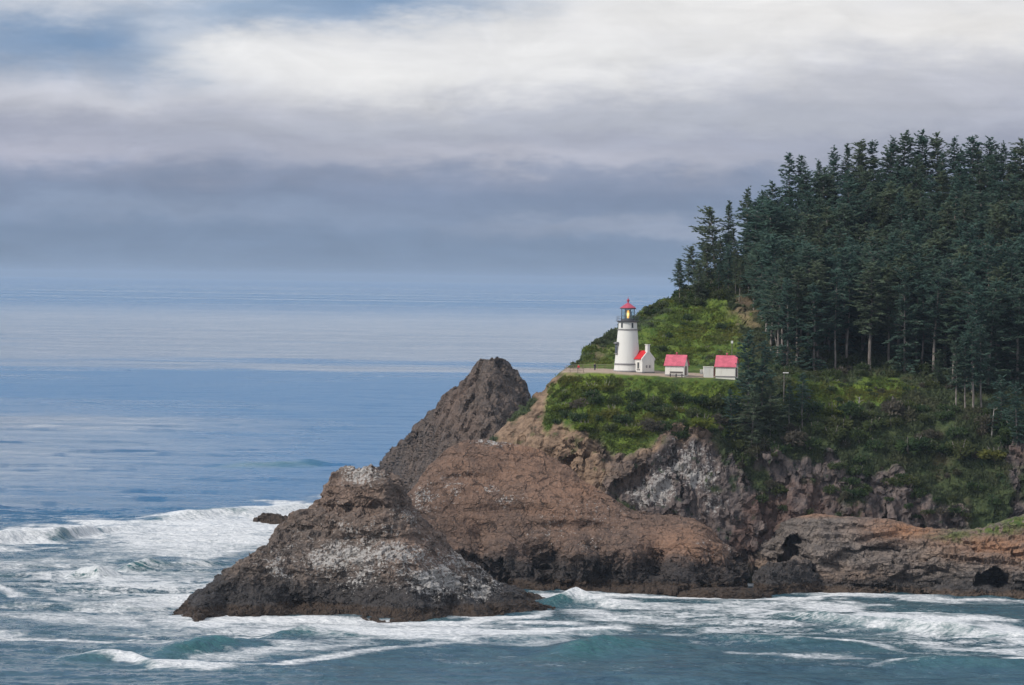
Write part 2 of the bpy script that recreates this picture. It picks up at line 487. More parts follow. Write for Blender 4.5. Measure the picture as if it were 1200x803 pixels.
# ---- middle rock
m0 = curve([(455, 690), (500, 692), (560, 692), (590, 691), (650, 693), (700, 694), (740, 695), (800, 697), (840, 696), (872, 693)], waterline=True)
env = lambda k: ([455, 520, 800, 872], [k * .5, k, k, k * .5])
m1 = with_off([(457, 684), (520, 685), (590, 684), (650, 685), (740, 686), (800, 688), (840, 688), (871, 688)], m0, env(5))
m2 = with_off([(460, 660), (520, 655), (600, 650), (700, 655), (780, 660), (820, 664), (850, 668), (869, 682)], m0, env(8))
m3 = with_off([(466, 625), (520, 590), (580, 580), (650, 590), (720, 615), (780, 632), (820, 636), (848, 650), (867, 680)], m0, env(16))
m4 = with_off([(470, 600), (500, 565), (560, 545), (620, 548), (680, 580), (740, 606), (790, 618), (825, 624), (846, 642), (866, 678)], m0, env(23))
m5 = with_off([(474, 584), (482, 572), (495, 556), (508, 538), (525, 523), (545, 514), (570, 511), (600, 515), (625, 523), (640, 530), (665, 546), (690, 565), (712, 580), (735, 593), (760, 602), (790, 602), (812, 609), (832, 624), (848, 644), (858, 660), (866, 679)], m0, env(30))
g = loft([skirt(m0), m0, m1, m2, m3, m4, m5] + back_lines(m5, 14, 14, 34, -4), 380, [8, 12, 26, 40, 26, 20, 30, 16])
g = soften(g, 4)
ctl_u, ctl_v = proj(g.reshape(-1, 3))
g = push(g, ctl_u, ctl_v, [(590, 655, 14, 26, -3.0), (640, 665, 12, 24, 3.5), (672, 655, 14, 26, -3.0), (706, 668, 10, 22, 3.5), (735, 655, 16, 24, -3.0), (770, 664, 12, 22, 4.0), (560, 640, 14, 20, 2.5), (600, 600, 50, 8, 1.5), (680, 618, 60, 7, 2.0), (540, 560, 40, 6, 1.6), (800, 630, 30, 12, -1.5)])
q = np.clip((ctl_v - 610) / 60, .35, 1).reshape(g.shape[:2])
g = rockify(g, [(1.5, (.08, .08, .07), 3, False), (1.5, (.2, .2, .16), 4, True), (.4, (.6, .6, .9), 4, True), (.7, (.17, .17, .25), 1, 'cell'), (.16, (.6, .6, .9), 1, 'cell')], 11, q)
g = rockify(g, [(2.6, (.11, .11, .04), 3, True), (1.2, (.16, .16, .14), 1, 'cell')], 17, np.clip((ctl_v - 628) / 30, 0, 1).reshape(q.shape) * np.clip((695 - ctl_v) / 12, 0, 1).reshape(q.shape))
guano = .16 + blob(ctl_u, ctl_v, [(585, 516, 40, 7, .8), (600, 588, 30, 12, .5), (575, 572, 16, 8, .5), (530, 568, 40, 26, .45), (640, 620, 60, 40, .3), (830, 640, 30, 22, .4), (700, 600, 70, 40, .32), (690, 640, 20, 14, .5), (850, 640, 12, 14, .6), (500, 580, 25, 30, .55)])
warm = np.clip(blob(ctl_u, ctl_v, [(640, 570, 120, 50, 1), (800, 635, 50, 26, 1.0), (560, 530, 60, 30, .9)]) + .15, 0, 1)
soil = blob(ctl_u, ctl_v, [(620, 525, 40, 14, .5), (700, 572, 40, 9, .5), (810, 640, 26, 16, .45)])
rock_mid = finish_land('sea_rock', g, M_mid, {'guano': guano, 'warm': warm, 'soil': soil})
tag(rock_mid, 'large reddish brown rock between the white streaked rock and the headland', 'sea rock')

# ---- sea stack behind
s0 = curve([(441, 551), (452, 557), (466, 568), (480, 582), (520, 592), (580, 596), (655, 590)], waterline=True)
env = lambda k: ([441, 500, 600, 655], [k * .2, k, k, k * .4])
s1 = with_off([(443.5, 548.5), (470, 540), (520, 525), (580, 520), (620, 525), (650, 560)], s0, env(28))
s2 = with_off([(445, 547), (472, 530), (505, 500), (540, 468), (570, 450), (600, 455), (620, 490), (648, 550)], s0, env(50))
s3 = with_off([(446, 545), (455, 536), (470, 524), (485, 508), (500, 491), (520, 468), (540, 450), (553, 434), (560, 425), (568, 419), (578, 417), (590, 418), (597, 426), (602, 432), (608, 434), (613, 445), (618, 462), (628, 495), (646, 548)], s0, env(66))
g = loft([skirt(s0), s0, s1, s2, s3] + back_lines(s3, 22, 26, 66, -4), 260, [8, 60, 50, 40, 30, 24])
g = soften(g, 3)
ctl_u, ctl_v = proj(g.reshape(-1, 3))
g = rockify(g, [(1.0, (.07, .07, .07), 3, False), (1.2, (.28, .28, .05), 4, True), (.35, (.5, .5, .4), 4, True), (.8, (.30, .30, .07), 1, 'cell'), (.2, (.7, .7, .3), 1, 'cell')], 23)
warm = np.full(ctl_u.shape, .25); warm += blob(ctl_u, ctl_v, [(540, 470, 50, 40, .4)])
stack = finish_land('sea_stack', g, M_stack, {'warm': warm, 'guano': np.full(ctl_u.shape, .12)})
tag(stack, 'tall dark grey sea stack with a blunt top standing behind the headland', 'sea stack')

# ---- low rock in the surf, rock beside the shelf
def small_rock(foot, ridge, depth, mat, seed, label, nu=90, guano_k=0.0, amp=1.0):
    a = curve(foot, waterline=True)
    r = with_off(ridge, a, depth)
    mid = with_off([(u, (v + np.interp(u, a[:, 3], [f[1] for f in foot])) / 2 - 1) for u, v in ridge], a, depth * .3)
    g = loft([skirt(a, -3), a, mid, r] + back_lines(r, depth * .8, 1.5, depth * 1.8, -3), nu, [6, 14, 14, 10, 8])
    g = soften(g, 2)
    g = rockify(g, [(.7 * amp, (.25, .25, .25), 3, True), (.3 * amp, (.9, .9, 1.1), 3, True), (.6 * amp, (.35, .35, .5), 1, 'cell'), (.25 * amp, (.9, .9, 1.2), 1, 'cell')], seed)
    o = finish_land('sea_rock', g, mat, {'guano': np.full(g.shape[0] * g.shape[1], guano_k)})
    return tag(o, label, 'sea rock')
small_rock([(297, 611), (315, 612), (345, 613), (352, 612)], [(299, 610), (308, 604), (325, 603), (336, 606), (344, 609), (351, 611)], 5, M_front, 41, 'low black rock awash in the white surf behind the streaked rock', amp=.7)
small_rock([(338, 616), (350, 617), (362, 617), (372, 617)], [(340, 615), (350, 611), (360, 609), (371, 608)], 5, M_front, 43, 'small dark rock tucked against the left flank of the streaked rock', nu=50, amp=.6)
small_rock([(881, 696), (900, 697), (940, 696), (972, 693)], [(883, 680), (888, 666), (900, 657), (930, 655), (950, 658), (962, 672), (970, 690)], 9, M_front, 47, 'dark weedy rock in front of the triangular cave mouth')
small_rock([(793, 698), (830, 701), (880, 700), (905, 698)], [(796, 694), (830, 690), (862, 689), (885, 690), (903, 695)], 4, M_front, 53, 'flat brown weed covered ledge at the foot of the reddish rock', nu=110, amp=.4)

# ---- shelf on the right
h0 = curve([(842, 680), (868, 681), (885, 682), (905, 688), (960, 694), (1000, 695), (1060, 695), (1120, 699), (1200, 701), (1350, 706)], waterline=True)
h1 = with_off([(843, 676), (868, 677.5), (900, 680), (960, 688), (1010, 690), (1060, 689), (1120, 691), (1200, 692), (1350, 696)], h0, 3)
h2 = with_off([(844, 663), (900, 662), (960, 666), (1020, 669), (1080, 668), (1140, 670), (1200, 668), (1350, 668)], h0, 5)
h3 = with_off([(845, 640), (900, 636), (960, 638), (1020, 642), (1060, 646), (1120, 648), (1200, 652), (1350, 645)], h0, 10)
h4 = with_off([(845, 632), (865, 628), (885, 626), (905, 620), (920, 612), (940, 604), (960, 603), (985, 606), (1000, 606), (1040, 608), (1060, 613), (1080, 619), (1110, 623), (1140, 621), (1165, 615), (1185, 608), (1200, 602), (1350, 572)], h0, ([842, 905, 1350], [14, 17, 17]))
hb = h4.copy(); hb[:, 1] += 20; hb[:, 0] *= hb[:, 1] / (hb[:, 1] - 20); hb[:, 2] -= 1.5
g = loft([skirt(h0), h0, h1, h2, h3, h4, hb], 520, [8, 12, 22, 26, 24, 20])
g = soften(g, 3)
nr_, nc_ = g.shape[:2]
ctl_u, ctl_v = proj(g.reshape(-1, 3))
g = rockify(g, [(.8, (.1, .1, .12), 3, False), (1.1, (.16, .16, .5), 4, True), (.4, (.5, .5, 1.4), 4, True), (.9, (.09, .09, .55), 1, 'cell'), (.35, (.28, .28, 1.1), 1, 'cell')], 61, np.clip((ctl_v - 605) / 30, .25, 1).reshape(nr_, nc_))
jn = fbm(g.reshape(-1, 3) * .22, 3, seed=5) * 7
for poly, depth in (([(903, 672), (908, 655), (924, 632), (934, 628), (940, 632), (936, 648), (938, 676), (925, 684)], 13.0), ([(1142, 688), (1150, 672), (1166, 664), (1180, 668), (1186, 688)], 11.0), ([(962, 664), (985, 652), (1012, 641), (1040, 640), (1060, 646), (1030, 654), (1000, 664), (985, 674)], 3.0), ([(1040, 680), (1060, 668), (1110, 668), (1130, 680), (1090, 688)], 2.5)):
    mk = inpoly(ctl_u + jn * .6, ctl_v + jn * .5, poly).astype(float).reshape(nr_, nc_)
    for _ in range(2):
        mk[1:-1] = (mk[:-2] + mk[1:-1] + mk[2:]) / 3; mk[:, 1:-1] = (mk[:, :-2] + mk[:, 1:-1] + mk[:, 2:]) / 3
    g[..., 1] += mk * depth
soil = blob(ctl_u, ctl_v, [(1060, 622, 45, 12, 1.2), (1110, 634, 30, 8, .6), (1170, 640, 50, 16, 1.1), (1230, 640, 80, 20, 1.1), (960, 604, 60, 3, .8), (1035, 612, 30, 6, .7)])
green = blob(ctl_u, ctl_v, [(1120, 628, 28, 5, .8), (1165, 620, 30, 6, 1.1), (1200, 612, 30, 9, 1.3), (1260, 600, 60, 14, 1.3)])
warm = np.clip(blob(ctl_u, ctl_v, [(900, 665, 30, 8, .8), (1000, 680, 50, 10, .8), (1160, 650, 90, 12, .7)]) + .1, 0, 1)
shelf = finish_land('rock_shelf', g, M_shelf, {'soil': soil, 'green': green, 'warm': warm})
tag(shelf, kind='structure')

# ---- headland
def hl(keys, hook=(6, 45)):
    c = curve(keys)
    a = c[0].copy(); a[0] += hook[0]; a[1] += hook[1]; a[2] = -4; a[3] -= 30
    b = c[0].copy(); b[0] -= .3; b[1] += hook[1] * .35; b[2] -= (b[2] + 4) * .3; b[3] -= 12
    return np.vstack([a, b, c])
l0 = [(558, 600, 985), (640, 650, 974), (760, 665, 968), (860, 645, 968), (1000, 640, 970), (1200, 650, 972), (1350, 660, 968)]
l1 = [(566, 555, 988), (640, 580, 976), (720, 592, 970), (800, 602, 969), (860, 602, 970), (950, 590, 973), (1050, 582, 974), (1200, 600, 974), (1350, 600, 970)]
l2 = [(577, 510, 992), (640, 522, 981), (700, 522, 976), (760, 517, 975), (830, 517, 975), (870, 540, 976), (950, 533, 979), (1050, 533, 980), (1150, 560, 978), (1200, 530, 980), (1350, 520, 975)]
l3 = [(606, 482, 995), (640, 478, 989), (700, 474, 985), (800, 477, 984), (870, 488, 985), (950, 490, 987), (1050, 490, 988), (1200, 502, 986), (1350, 490, 984)]
l4 = [(654, 436, 998), (700, 436, 994), (740, 439, 990), (800, 443, 989), (860, 446, 990), (920, 450, 993), (1000, 455, 996), (1080, 462, 996), (1130, 480, 993), (1200, 482, 992), (1350, 470, 990)]
l5 = [(662, 430.5, 1004), (700, 430, 1009), (760, 432, 1012), (800, 434, 1012), (860, 437, 1010), (920, 440, 1012), (1000, 440, 1015), (1080, 446, 1012), (1130, 462, 1006), (1200, 466, 1006), (1350, 455, 1005)]
l6 = [(688, 410, 1024), (720, 398, 1035), (760, 395, 1036), (800, 392, 1038), (860, 392, 1040), (920, 400, 1040), (1000, 400, 1044), (1100, 412, 1040), (1200, 420, 1035), (1350, 400, 1030)]
l7 = [(722, 388, 1042), (760, 374, 1052), (800, 367, 1058), (860, 355, 1064), (920, 350, 1070), (1000, 345, 1075), (1100, 350, 1072), (1200, 360, 1068), (1350, 350, 1060)]
l8 = [(756, 360, 1062), (775, 352, 1072), (790, 347, 1080), (820, 330, 1088), (850, 310, 1095), (880, 290, 1104), (920, 264, 1114), (960, 247, 1120), (1000, 238, 1125), (1060, 228, 1130), (1100, 224, 1130), (1200, 228, 1130), (1350, 238, 1130)]
HL = [hl(k) for k in (l0, l1, l2, l3, l4, l5, l6, l7, l8)]
bb = back_lines(HL[-1], 60, 50, 140, -4)
g = loft([skirt(HL[0], -14, 2)] + HL + bb, 620, [6, 34, 40, 36, 40, 24, 40, 36, 44, 24, 12])
g = soften(g, 3)
NRH, NCH = g.shape[:2]
hu, hv = proj(g.reshape(-1, 3))
HBASE = g.copy()
hp = g.reshape(-1, 3)
jn = fbm(hp * .09, 4, seed=9); jn2 = fbm(hp * .3, 3, seed=19)
ju, jv = hu + jn * 34 + jn2 * 12, hv + fbm(hp * .08 + 40, 5, .6, seed=29) * 36 + jn2 * 10
row_of = np.repeat(np.arange(NRH), NCH)
front_ok = row_of < 300
def sm(mask, it=2):
    k = mask.astype(float).reshape(NRH, NCH)
    for _ in range(it):
        k[1:-1] = (k[:-2] + k[1:-1] + k[2:]) / 3; k[:, 1:-1] = (k[:, :-2] + k[:, 1:-1] + k[:, 2:]) / 3
    return k.reshape(-1)
grass = sm(inpoly(ju, jv, [(622, 462), (645, 438), (662, 428), (860, 438), (870, 500), (830, 524), (740, 518), (700, 516), (640, 520)])
           | inpoly(ju, jv, [(676, 424), (720, 392), (770, 356), (850, 350), (884, 372), (884, 432), (664, 431)])
           | inpoly(ju, jv, [(905, 446), (1060, 442), (1080, 466), (1040, 480), (985, 482), (950, 474), (905, 470)]))
bright = np.clip(blob(ju, jv, [(840, 385, 50, 22, 1), (790, 405, 50, 16, .6), (700, 455, 60, 14, .8), (830, 462, 40, 14, .8), (720, 490, 60, 16, .6), (1010, 462, 60, 9, .8), (700, 420, 20, 8, .5), (760, 500, 40, 12, .5)]), 0, 1)
bare = sm(inpoly(ju, jv, [(560, 600), (575, 505), (655, 434), (664, 444), (640, 470), (640, 505), (700, 520), (720, 535), (700, 600)]))
bare = np.maximum(bare, blob(ju, jv, [(775, 525, 60, 9, .95), (700, 540, 40, 22, .7), (878, 375, 12, 22, .75), (860, 365, 14, 8, .5), (715, 373, 14, 5, .0), (710, 405, 10, 9, .7), (672, 444, 10, 5, .7)]))
rock = sm(inpoly(ju, jv, [(640, 530), (700, 520), (745, 518), (830, 518), (850, 545), (900, 535), (930, 560), (975, 525), (1000, 545), (1060, 548), (1090, 575), (1090, 640), (600, 700), (560, 600)])
          | inpoly(ju, jv, [(1168, 530), (1200, 515), (1370, 520), (1370, 640), (1170, 640), (1180, 580)]) | inpoly(ju, jv, [(1090, 570), (1130, 600), (1130, 660), (1080, 660)]))
guano = blob(ju, jv, [(802, 560, 44, 30, .98), (768, 578, 44, 26, .95), (765, 548, 30, 14, .6), (835, 590, 26, 20, .7), (600, 520, 40, 8, .4)])
pathm = sm(inpoly(hu, hv + jn2 * .7, [(656, 436.6), (664, 431.2), (720, 432.3), (760, 434.0), (778, 435.6), (830, 438), (862, 440), (862, 443), (800, 442.6), (770, 440.8), (740, 439.6), (700, 436.8)]), 1)
wgt = np.clip(1 - pathm * 2, 0, 1).reshape(NRH, NCH)
terr = sm(inpoly(hu, hv, [(640, 442), (664, 426), (720, 427), (870, 432), (870, 450), (780, 447), (700, 441)]), 4)
wgt = np.minimum(wgt, np.clip(1 - terr * 1.6, 0, 1).reshape(NRH, NCH))
vegn = fbm(hp * .13 + 70, 4, .6, seed=91)
rock = np.clip(rock * np.clip((vegn + .38 + .2 * np.clip((880 - hu) / 60, 0, 1)) / .2, 0, 1), 0, 1)
rk = np.clip(rock + .25, 0, 1).reshape(NRH, NCH)
g = rockify(g, [(1.3, (.06, .06, .06), 3, False)], 71, wgt)
g = rockify(g, [(1.1, (.13, .13, .06), 4, True), (1.7, (.16, .16, .10), 1, 'cell'), (.7, (.42, .42, .25), 1, 'cell'), (.4, (.6, .6, .4), 3, True)], 73, wgt * rk)
g = rockify(g, [(.9, (.22, .22, .22), 3, False), (.35, (.5, .5, .5), 3, False)], 79, wgt)
m, t = new_mat('headland_ground')
p = t.pos(); z = t.sep(p)[2]
n1 = t.noise(p, .06, 5, .6); n2 = t.noise(p, .45, 6, .65); n3 = t.noise(p, 1.8, 4, .6)
st = t.noise(t.scale(p, (.8, .8, .10)), 1.0, 5, .6)
rc = t.mix(t.step(t.add(t.mul(n2, .4), t.mul(st, .6)), .38, .62), (.050, .045, .048), (.170, .135, .122))
rc = t.mix(t.step(n1, .53, .66, 0, .6), rc, (.13, .075, .058))
rc = t.mix(t.step(n3, .58, .70, 0, .5), rc, (.035, .03, .03))
scrub = t.mix(t.step(n2, .35, .65), (.03, .048, .024), (.07, .088, .036))
scrub = t.mix(t.step(n1, .52, .66, 0, .7), scrub, (.085, .065, .04))
gcol = t.mix(t.step(n2, .36, .64), (.055, .10, .02), (.12, .165, .032))
gcol = t.mix(t.mul(t.attr('bright'), t.step(t.noise(p, .22, 5, .6), .38, .6)), gcol, (.15, .20, .028))
gcol = t.mix(t.step(n3, .56, .70, 0, .5), gcol, (.10, .075, .035))
tan = t.mix(t.step(n2, .35, .65), (.13, .09, .065), (.275, .19, .13))
tan = t.mix(t.step(t.noise(p, .3, 4), .56, .66, 0, .6), tan, (.07, .085, .03))
c = t.mix(t.attr('grass'), scrub, gcol)
c = t.mix(t.mul(t.attr('rock'), t.step(n2, .30, .42)), c, rc)
c = t.mix(t.mul(t.attr('bare'), t.step(n2, .28, .44)), c, tan)
gx = t.add(t.mul(t.noise(t.scale(p, (1.2, 1.2, 1.9)), 1.0, 7, .72, .5), .6), t.mul(t.noise(t.scale(p, (1.7, 1.7, .45)), 1.0, 5, .65, .3), .4))
ga = t.mul(t.attr('guano'), t.step(t.noise(p, .16, 4, .6), .34, .58, .68, 1.08))
gm = t.mul(t.step(t.sub(gx, t.sub(.695, t.mul(ga, .27))), -.015, .05), t.m('MINIMUM', t.mul(ga, 3), 1.0))
c = t.mix(t.mul(gm, .8), c, t.mix(n3, (.30, .28, .26), (.46, .44, .42)))
c = t.mix(t.attr('path'), c, t.mix(n2, (.34, .26, .20), (.42, .33, .26)))
finish(t, c, .95, t.add(t.add(n2, t.mul(n3, .5)), t.mul(st, .4)), .8, .5, spec=.15)
HEAD = mesh_np('headland', g.reshape(-1, 3), grid_faces(NRH, NCH), m, None, False,
               {'grass': grass, 'bright': bright, 'bare': bare, 'rock': rock, 'guano': guano, 'path': pathm})
tag(HEAD, kind='structure')
HG = g
_tri = grid_faces(NRH, NCH)
BVH = BVHTree.FromPolygons([tuple(q) for q in g.reshape(-1, 3).tolist()], _tri.tolist())
def ground(x, y):
    h = BVH.ray_cast(Vector((x, y, 300)), Vector((0, 0, -1)))
    return h[0].z if h[0] is not None else 0.0

# ------------------------------------------------------------------ water
NEAR = (690.0, 1250.0)
yr = [120.0]
while yr[-1] < 690: yr.append(yr[-1] * 1.03 + .2)
y = 690.0
while y < 1250: yr.append(y); y += 0.75 if y < 1120 else 1.3
while y < 90000: yr.append(y); y *= 1.006 if y < 2600 else 1.03
yr = np.array(yr)
aw = np.concatenate([np.linspace(-1.5, -.16, 60)[:-1], np.linspace(-.137, .137, 620), np.linspace(.16, 1.5, 60)[1:]])
Yg, Ag = np.meshgrid(yr, aw, indexing='ij')
Xg = Ag * Yg
wp = np.stack([Xg, Yg, np.zeros_like(Xg)], -1).reshape(-1, 3)
wu, wv = proj(wp)
fade = np.clip(1.0 - (wp[:, 1] - 1500) / 2500, 0, 1) * np.clip((wp[:, 1] - 300) / 300, 0, 1)
zz = np.zeros(len(wp))
act = fade > 0
rng = np.random.default_rng(4)
pa = wp[act]
jit = fbm(pa * np.array([.012, .012, 0]) + 3, 3, seed=3)
acc = np.zeros(len(pa))
for k, (lam, amp) in enumerate([(64, .42), (41, .30), (27, .22), (18, .15), (11, .10), (7.5, .065), (5.2, .05)]):
    ang = math.radians(72 + rng.uniform(-42, 42))
    ph = (pa[:, 0] * math.cos(ang) + pa[:, 1] * math.sin(ang)) * 2 * math.pi / lam + rng.uniform(0, 6) + jit * 5
    s_ = np.sin(ph)
    acc += amp * (s_ + .25 * np.cos(2 * ph)) * (.7 + .6 * vnoise(pa * (.6 / lam) + k * 9.1, k))
acc += .13 * fbm(pa * np.array([.55, .75, 0]), 3, .6, seed=88)
acc += .36 * fbm(pa * np.array([.16, .22, 0]), 5, .6, seed=8)
zz[act] = acc * fade[act]
# breakers: crest keys (u, v, height), front width, back width (metres)
BREAK = [
    ([(-30, 640, 2.2), (0, 637, 3.0), (30, 634, 3.6), (70, 632, 3.6), (100, 628, 2.2), (140, 622, .8), (170, 620, 0)], 5, 14),
    ([(150, 612, 0), (190, 610, 1.2), (220, 608, 2.2), (270, 606, 2.4), (330, 603, 2.2), (390, 600, 2.5), (440, 598, 2.0)], 5, 14),
    ([(75, 676, 0), (95, 676, 2.0), (115, 677, 2.2), (130, 676, 1.4), (145, 675, 0)], 4, 8),
    ([(135, 668, 0), (150, 668, 1.6), (170, 667, 2.1), (190, 666, 1.2), (210, 664, .9), (240, 661, 1.3), (265, 660, 0)], 4, 8),
    ([(50, 778, 0), (90, 774, 1.0), (130, 771, 1.8), (155, 773, 1.6), (180, 781, .9), (240, 783, .6), (300, 780, .3), (340, 777, 0)], 5, 9),
    ([(150, 768, 0), (190, 766, 1.3), (230, 763, 2.0), (270, 760, 1.7), (300, 757, .6), (320, 755, 0)], 6, 9),
    ([(300, 748, 0), (330, 746, 1.4), (355, 744, 1.8), (385, 744, 1.1), (420, 746, .5), (480, 750, .4), (560, 752, .5), (640, 750, .7), (720, 742, .8), (760, 738, 0)], 5, 8),
    ([(600, 772, 0), (640, 768, .8), (680, 764, 1.8), (710, 760, 2.1), (740, 758, 1.7), (780, 757, .8), (830, 758, 0)], 9, 14),
    ([(610, 712, 0), (640, 710, 1.0), (675, 708, 2.6), (700, 709, 1.2), (740, 712, .7), (800, 718, 0)], 3.5, 7),
    ([(880, 726, 0), (930, 727, 1.2), (960, 730, 1.8), (990, 733, 1.6), (1050, 737, 1.7), (1110, 742, 1.9), (1200, 747, 1.5), (1300, 752, 0)], 4, 10),
    ([(1030, 782, 0), (1080, 781, .9), (1130, 780, 1.1), (1200, 781, .9), (1300, 784, 0)], 5, 10),
    ([(800, 748, 0), (850, 750, .8), (920, 753, .8), (1000, 757, .6), (1050, 760, 0)], 4, 9),
    ([(240, 548, 0), (280, 547, 1.5), (320, 546, 2.0), (360, 545, 1.6), (390, 544, 0)], 14, 22),
]
lat = fbm(wp * np.array([.06, .06, 0]) + 9, 3, seed=33)
crest_f = np.zeros(len(wp))
for keys, w1, w2 in BREAK:
    k = np.array(keys, float)
    c = W(k[:, 0], k[:, 1])
    uu = wu
    ok = (uu > k[0, 0]) & (uu < k[-1, 0]) & act
    yc = np.interp(uu, k[:, 0], c[:, 1]) + lat * 4
    h = np.interp(uu, k[:, 0], k[:, 2]) * (1 + lat * .35)
    dd = wp[:, 1] - yc
    prof = np.where(dd < 0, np.exp(-(dd / w1) ** 2), np.exp(-(dd / w2) ** 2))
    zz += np.where(ok, h * prof, 0)
    crest_f = np.maximum(crest_f, np.where(ok, np.exp(-((dd + w1 * .4) / w1) ** 2) * np.clip(h / 2, 0, 1), 0))
# foam strokes: (u, v, half width in v, strength)
FOAM = [
    [(-60, 640, 6, .8), (0, 634, 10, .9), (40, 628, 13, 1.0), (90, 622, 12, 1.0), (150, 620, 10, .85), (230, 614, 12, .9), (300, 608, 14, 1.0), (380, 600, 14, 1.0), (440, 596, 12, .9)],
    [(100, 640, 8, .5), (160, 634, 14, .85), (220, 630, 16, .95), (290, 624, 16, .95), (340, 618, 14, .95), (400, 612, 12, .9)],
    [(60, 648, 5, .5), (130, 645, 8, .6), (200, 645, 12, .75), (260, 642, 14, .75), (310, 640, 10, .7), (350, 632, 8, .7)],
    [(195, 664, 5, .6), (225, 658, 9, .85), (250, 652, 9, .85), (280, 650, 6, .6)],
    [(-60, 684, 3, .4), (0, 689, 4, .8), (35, 699, 5, .8), (70, 706, 4, .75), (110, 708, 3, .5)],
    [(10, 686, 3, .3), (30, 682, 4, .7), (60, 676, 5, .8), (85, 680, 6, .7), (70, 690, 6, .5)],
    [(60, 672, 5, .6), (110, 664, 5, .7), (150, 672, 5, .7), (200, 674, 6, .65), (290, 668, 6, .5), (330, 660, 6, .4)],
    [(60, 706, 7, .5), (120, 712, 9, .65), (180, 707, 11, .8), (225, 704, 10, .95), (262, 690, 7, .6), (300, 676, 6, .4)],
    [(150, 722, 10, .5), (200, 727, 8, .8), (240, 730, 5, 1), (300, 727, 5, 1), (360, 724, 5, 1), (420, 728, 5, 1), (500, 731, 5, 1), (560, 728, 5, .95), (620, 723, 4, .9), (660, 718, 4, .7)],
    [(-60, 742, 4, .5), (0, 744, 5, .7), (60, 748, 3, .8), (130, 752, 3, .75), (180, 755, 3, .7), (230, 748, 5, .6), (270, 745, 6, .6)],
    [(-60, 738, 10, .35), (60, 732, 14, .4), (160, 738, 12, .5), (260, 736, 9, .65), (330, 734, 8, .9), (400, 738, 8, .95), (480, 742, 8, 1.0), (560, 742, 9, 1.0), (640, 740, 9, 1.0), (700, 737, 8, .95), (755, 734, 5, .7)],
    [(55, 777, 2, .5), (95, 772, 3, .85), (130, 769, 5, 1), (160, 774, 6, 1), (185, 781, 4, 1), (250, 783, 3, .95), (300, 779, 3, .9), (370, 771, 3, .8), (430, 764, 3, .7), (500, 757, 3, .6), (560, 752, 4, .7), (640, 750, 4, .7), (740, 744, 3, .5)],
    [(200, 775, 5, .55), (270, 770, 6, .65), (340, 760, 9, .7), (420, 754, 8, .6), (460, 752, 5, .4)],
    [(300, 756, 4, .5), (330, 757, 4, .6), (380, 756, 4, .6)],
    [(600, 700, 3, .8), (640, 702, 7, 1), (680, 703, 9, 1.1), (720, 708, 6, .95), (770, 711, 5, .7), (830, 711, 4, .5)],
    [(610, 697, 2.5, .8), (700, 697, 2.5, .9), (800, 700, 3, .9), (870, 703, 3, .9), (920, 700, 4, .95), (980, 697, 4, .9), (1060, 699, 2.5, .7), (1120, 703, 2.5, .8), (1180, 703, 2.5, .7), (1350, 708, 2.5, .7)],
    [(790, 722, 6, .45), (860, 712, 6, .6), (930, 708, 5, .75), (990, 712, 7, .95), (1040, 722, 10, 1.0), (1100, 730, 9, 1.0), (1160, 734, 8, 1.0), (1200, 738, 7, 1.0), (1350, 745, 6, .8)],
    [(880, 722, 4, .4), (915, 724, 6, .85), (960, 726, 6, .85), (1000, 730, 6, .9), (1080, 738, 6, 1.0), (1150, 742, 6, 1.0), (1350, 750, 6, .9)],
    [(800, 735, 2.5, .5), (850, 738, 2.5, .8), (910, 743, 2, .8), (970, 748, 2, .7), (1000, 752, 2.5, .8), (1040, 760, 2, .5)],
    [(900, 755, 1.5, .4), (940, 753, 2, .7), (990, 754, 2, .8), (1080, 764, 1.5, .5)],
    [(1000, 782, 2, .3), (1050, 778, 2, .8), (1100, 773, 3, .85), (1160, 776, 3, .8), (1200, 775, 3, .8), (1300, 779, 3, .6)],
    [(1130, 748, 2, .4), (1170, 751, 3, .8), (1200, 752, 3, .8), (1320, 757, 3, .6)],
    [(640, 720, 6, .4), (720, 722, 8, .5), (800, 718, 8, .5), (880, 726, 8, .4), (960, 720, 6, .4)],
    [(780, 708, 4, .5), (830, 712, 6, .7), (880, 716, 7, .8), (930, 720, 7, .75), (980, 724, 5, .6)],
    [(640, 716, 4, .6), (700, 720, 5, .75), (760, 726, 5, .7), (820, 730, 4, .65), (880, 732, 4, .5)],
    [(830, 762, 3, .4), (900, 766, 3, .65), (980, 770, 3, .65), (1040, 772, 3, .5)],
    [(1060, 756, 3, .4), (1110, 760, 4, .75), (1170, 762, 4, .75), (1260, 768, 4, .5)],
    [(-40, 718, 6, .5), (30, 722, 6, .65), (110, 727, 7, .7), (190, 733, 6, .7)],
    [(-40, 664, 4, .5), (20, 662, 5, .65), (70, 660, 5, .6), (130, 656, 5, .6), (200, 654, 5, .6)],
    [(210, 690, 6, .6), (250, 684, 7, .75), (290, 672, 6, .7), (320, 662, 5, .6)],
    [(560, 756, 4, .4), (630, 757, 4, .65), (700, 754, 4, .5)],
    [(825, 682, 4, 1.3), (905, 682, 4, 1.3)],
    [(340, 440, .8, .0), (410, 437, .8, .5), (470, 445, .8, .4), (500, 446, .8, 0)],
]
FOAM = [[(a, b, c * 1.15, d) for a, b, c, d in q] for q in FOAM]
foam = np.zeros(len(wp))
near = (wp[:, 1] > 640) & (wp[:, 1] < 4000)
nu_, nv_ = wu[near], wv[near]
qn = wp[near]
wob = fbm(qn * np.array([.09, .12, 0]) + 5, 4, .55, seed=51)
ff = np.zeros(near.sum())
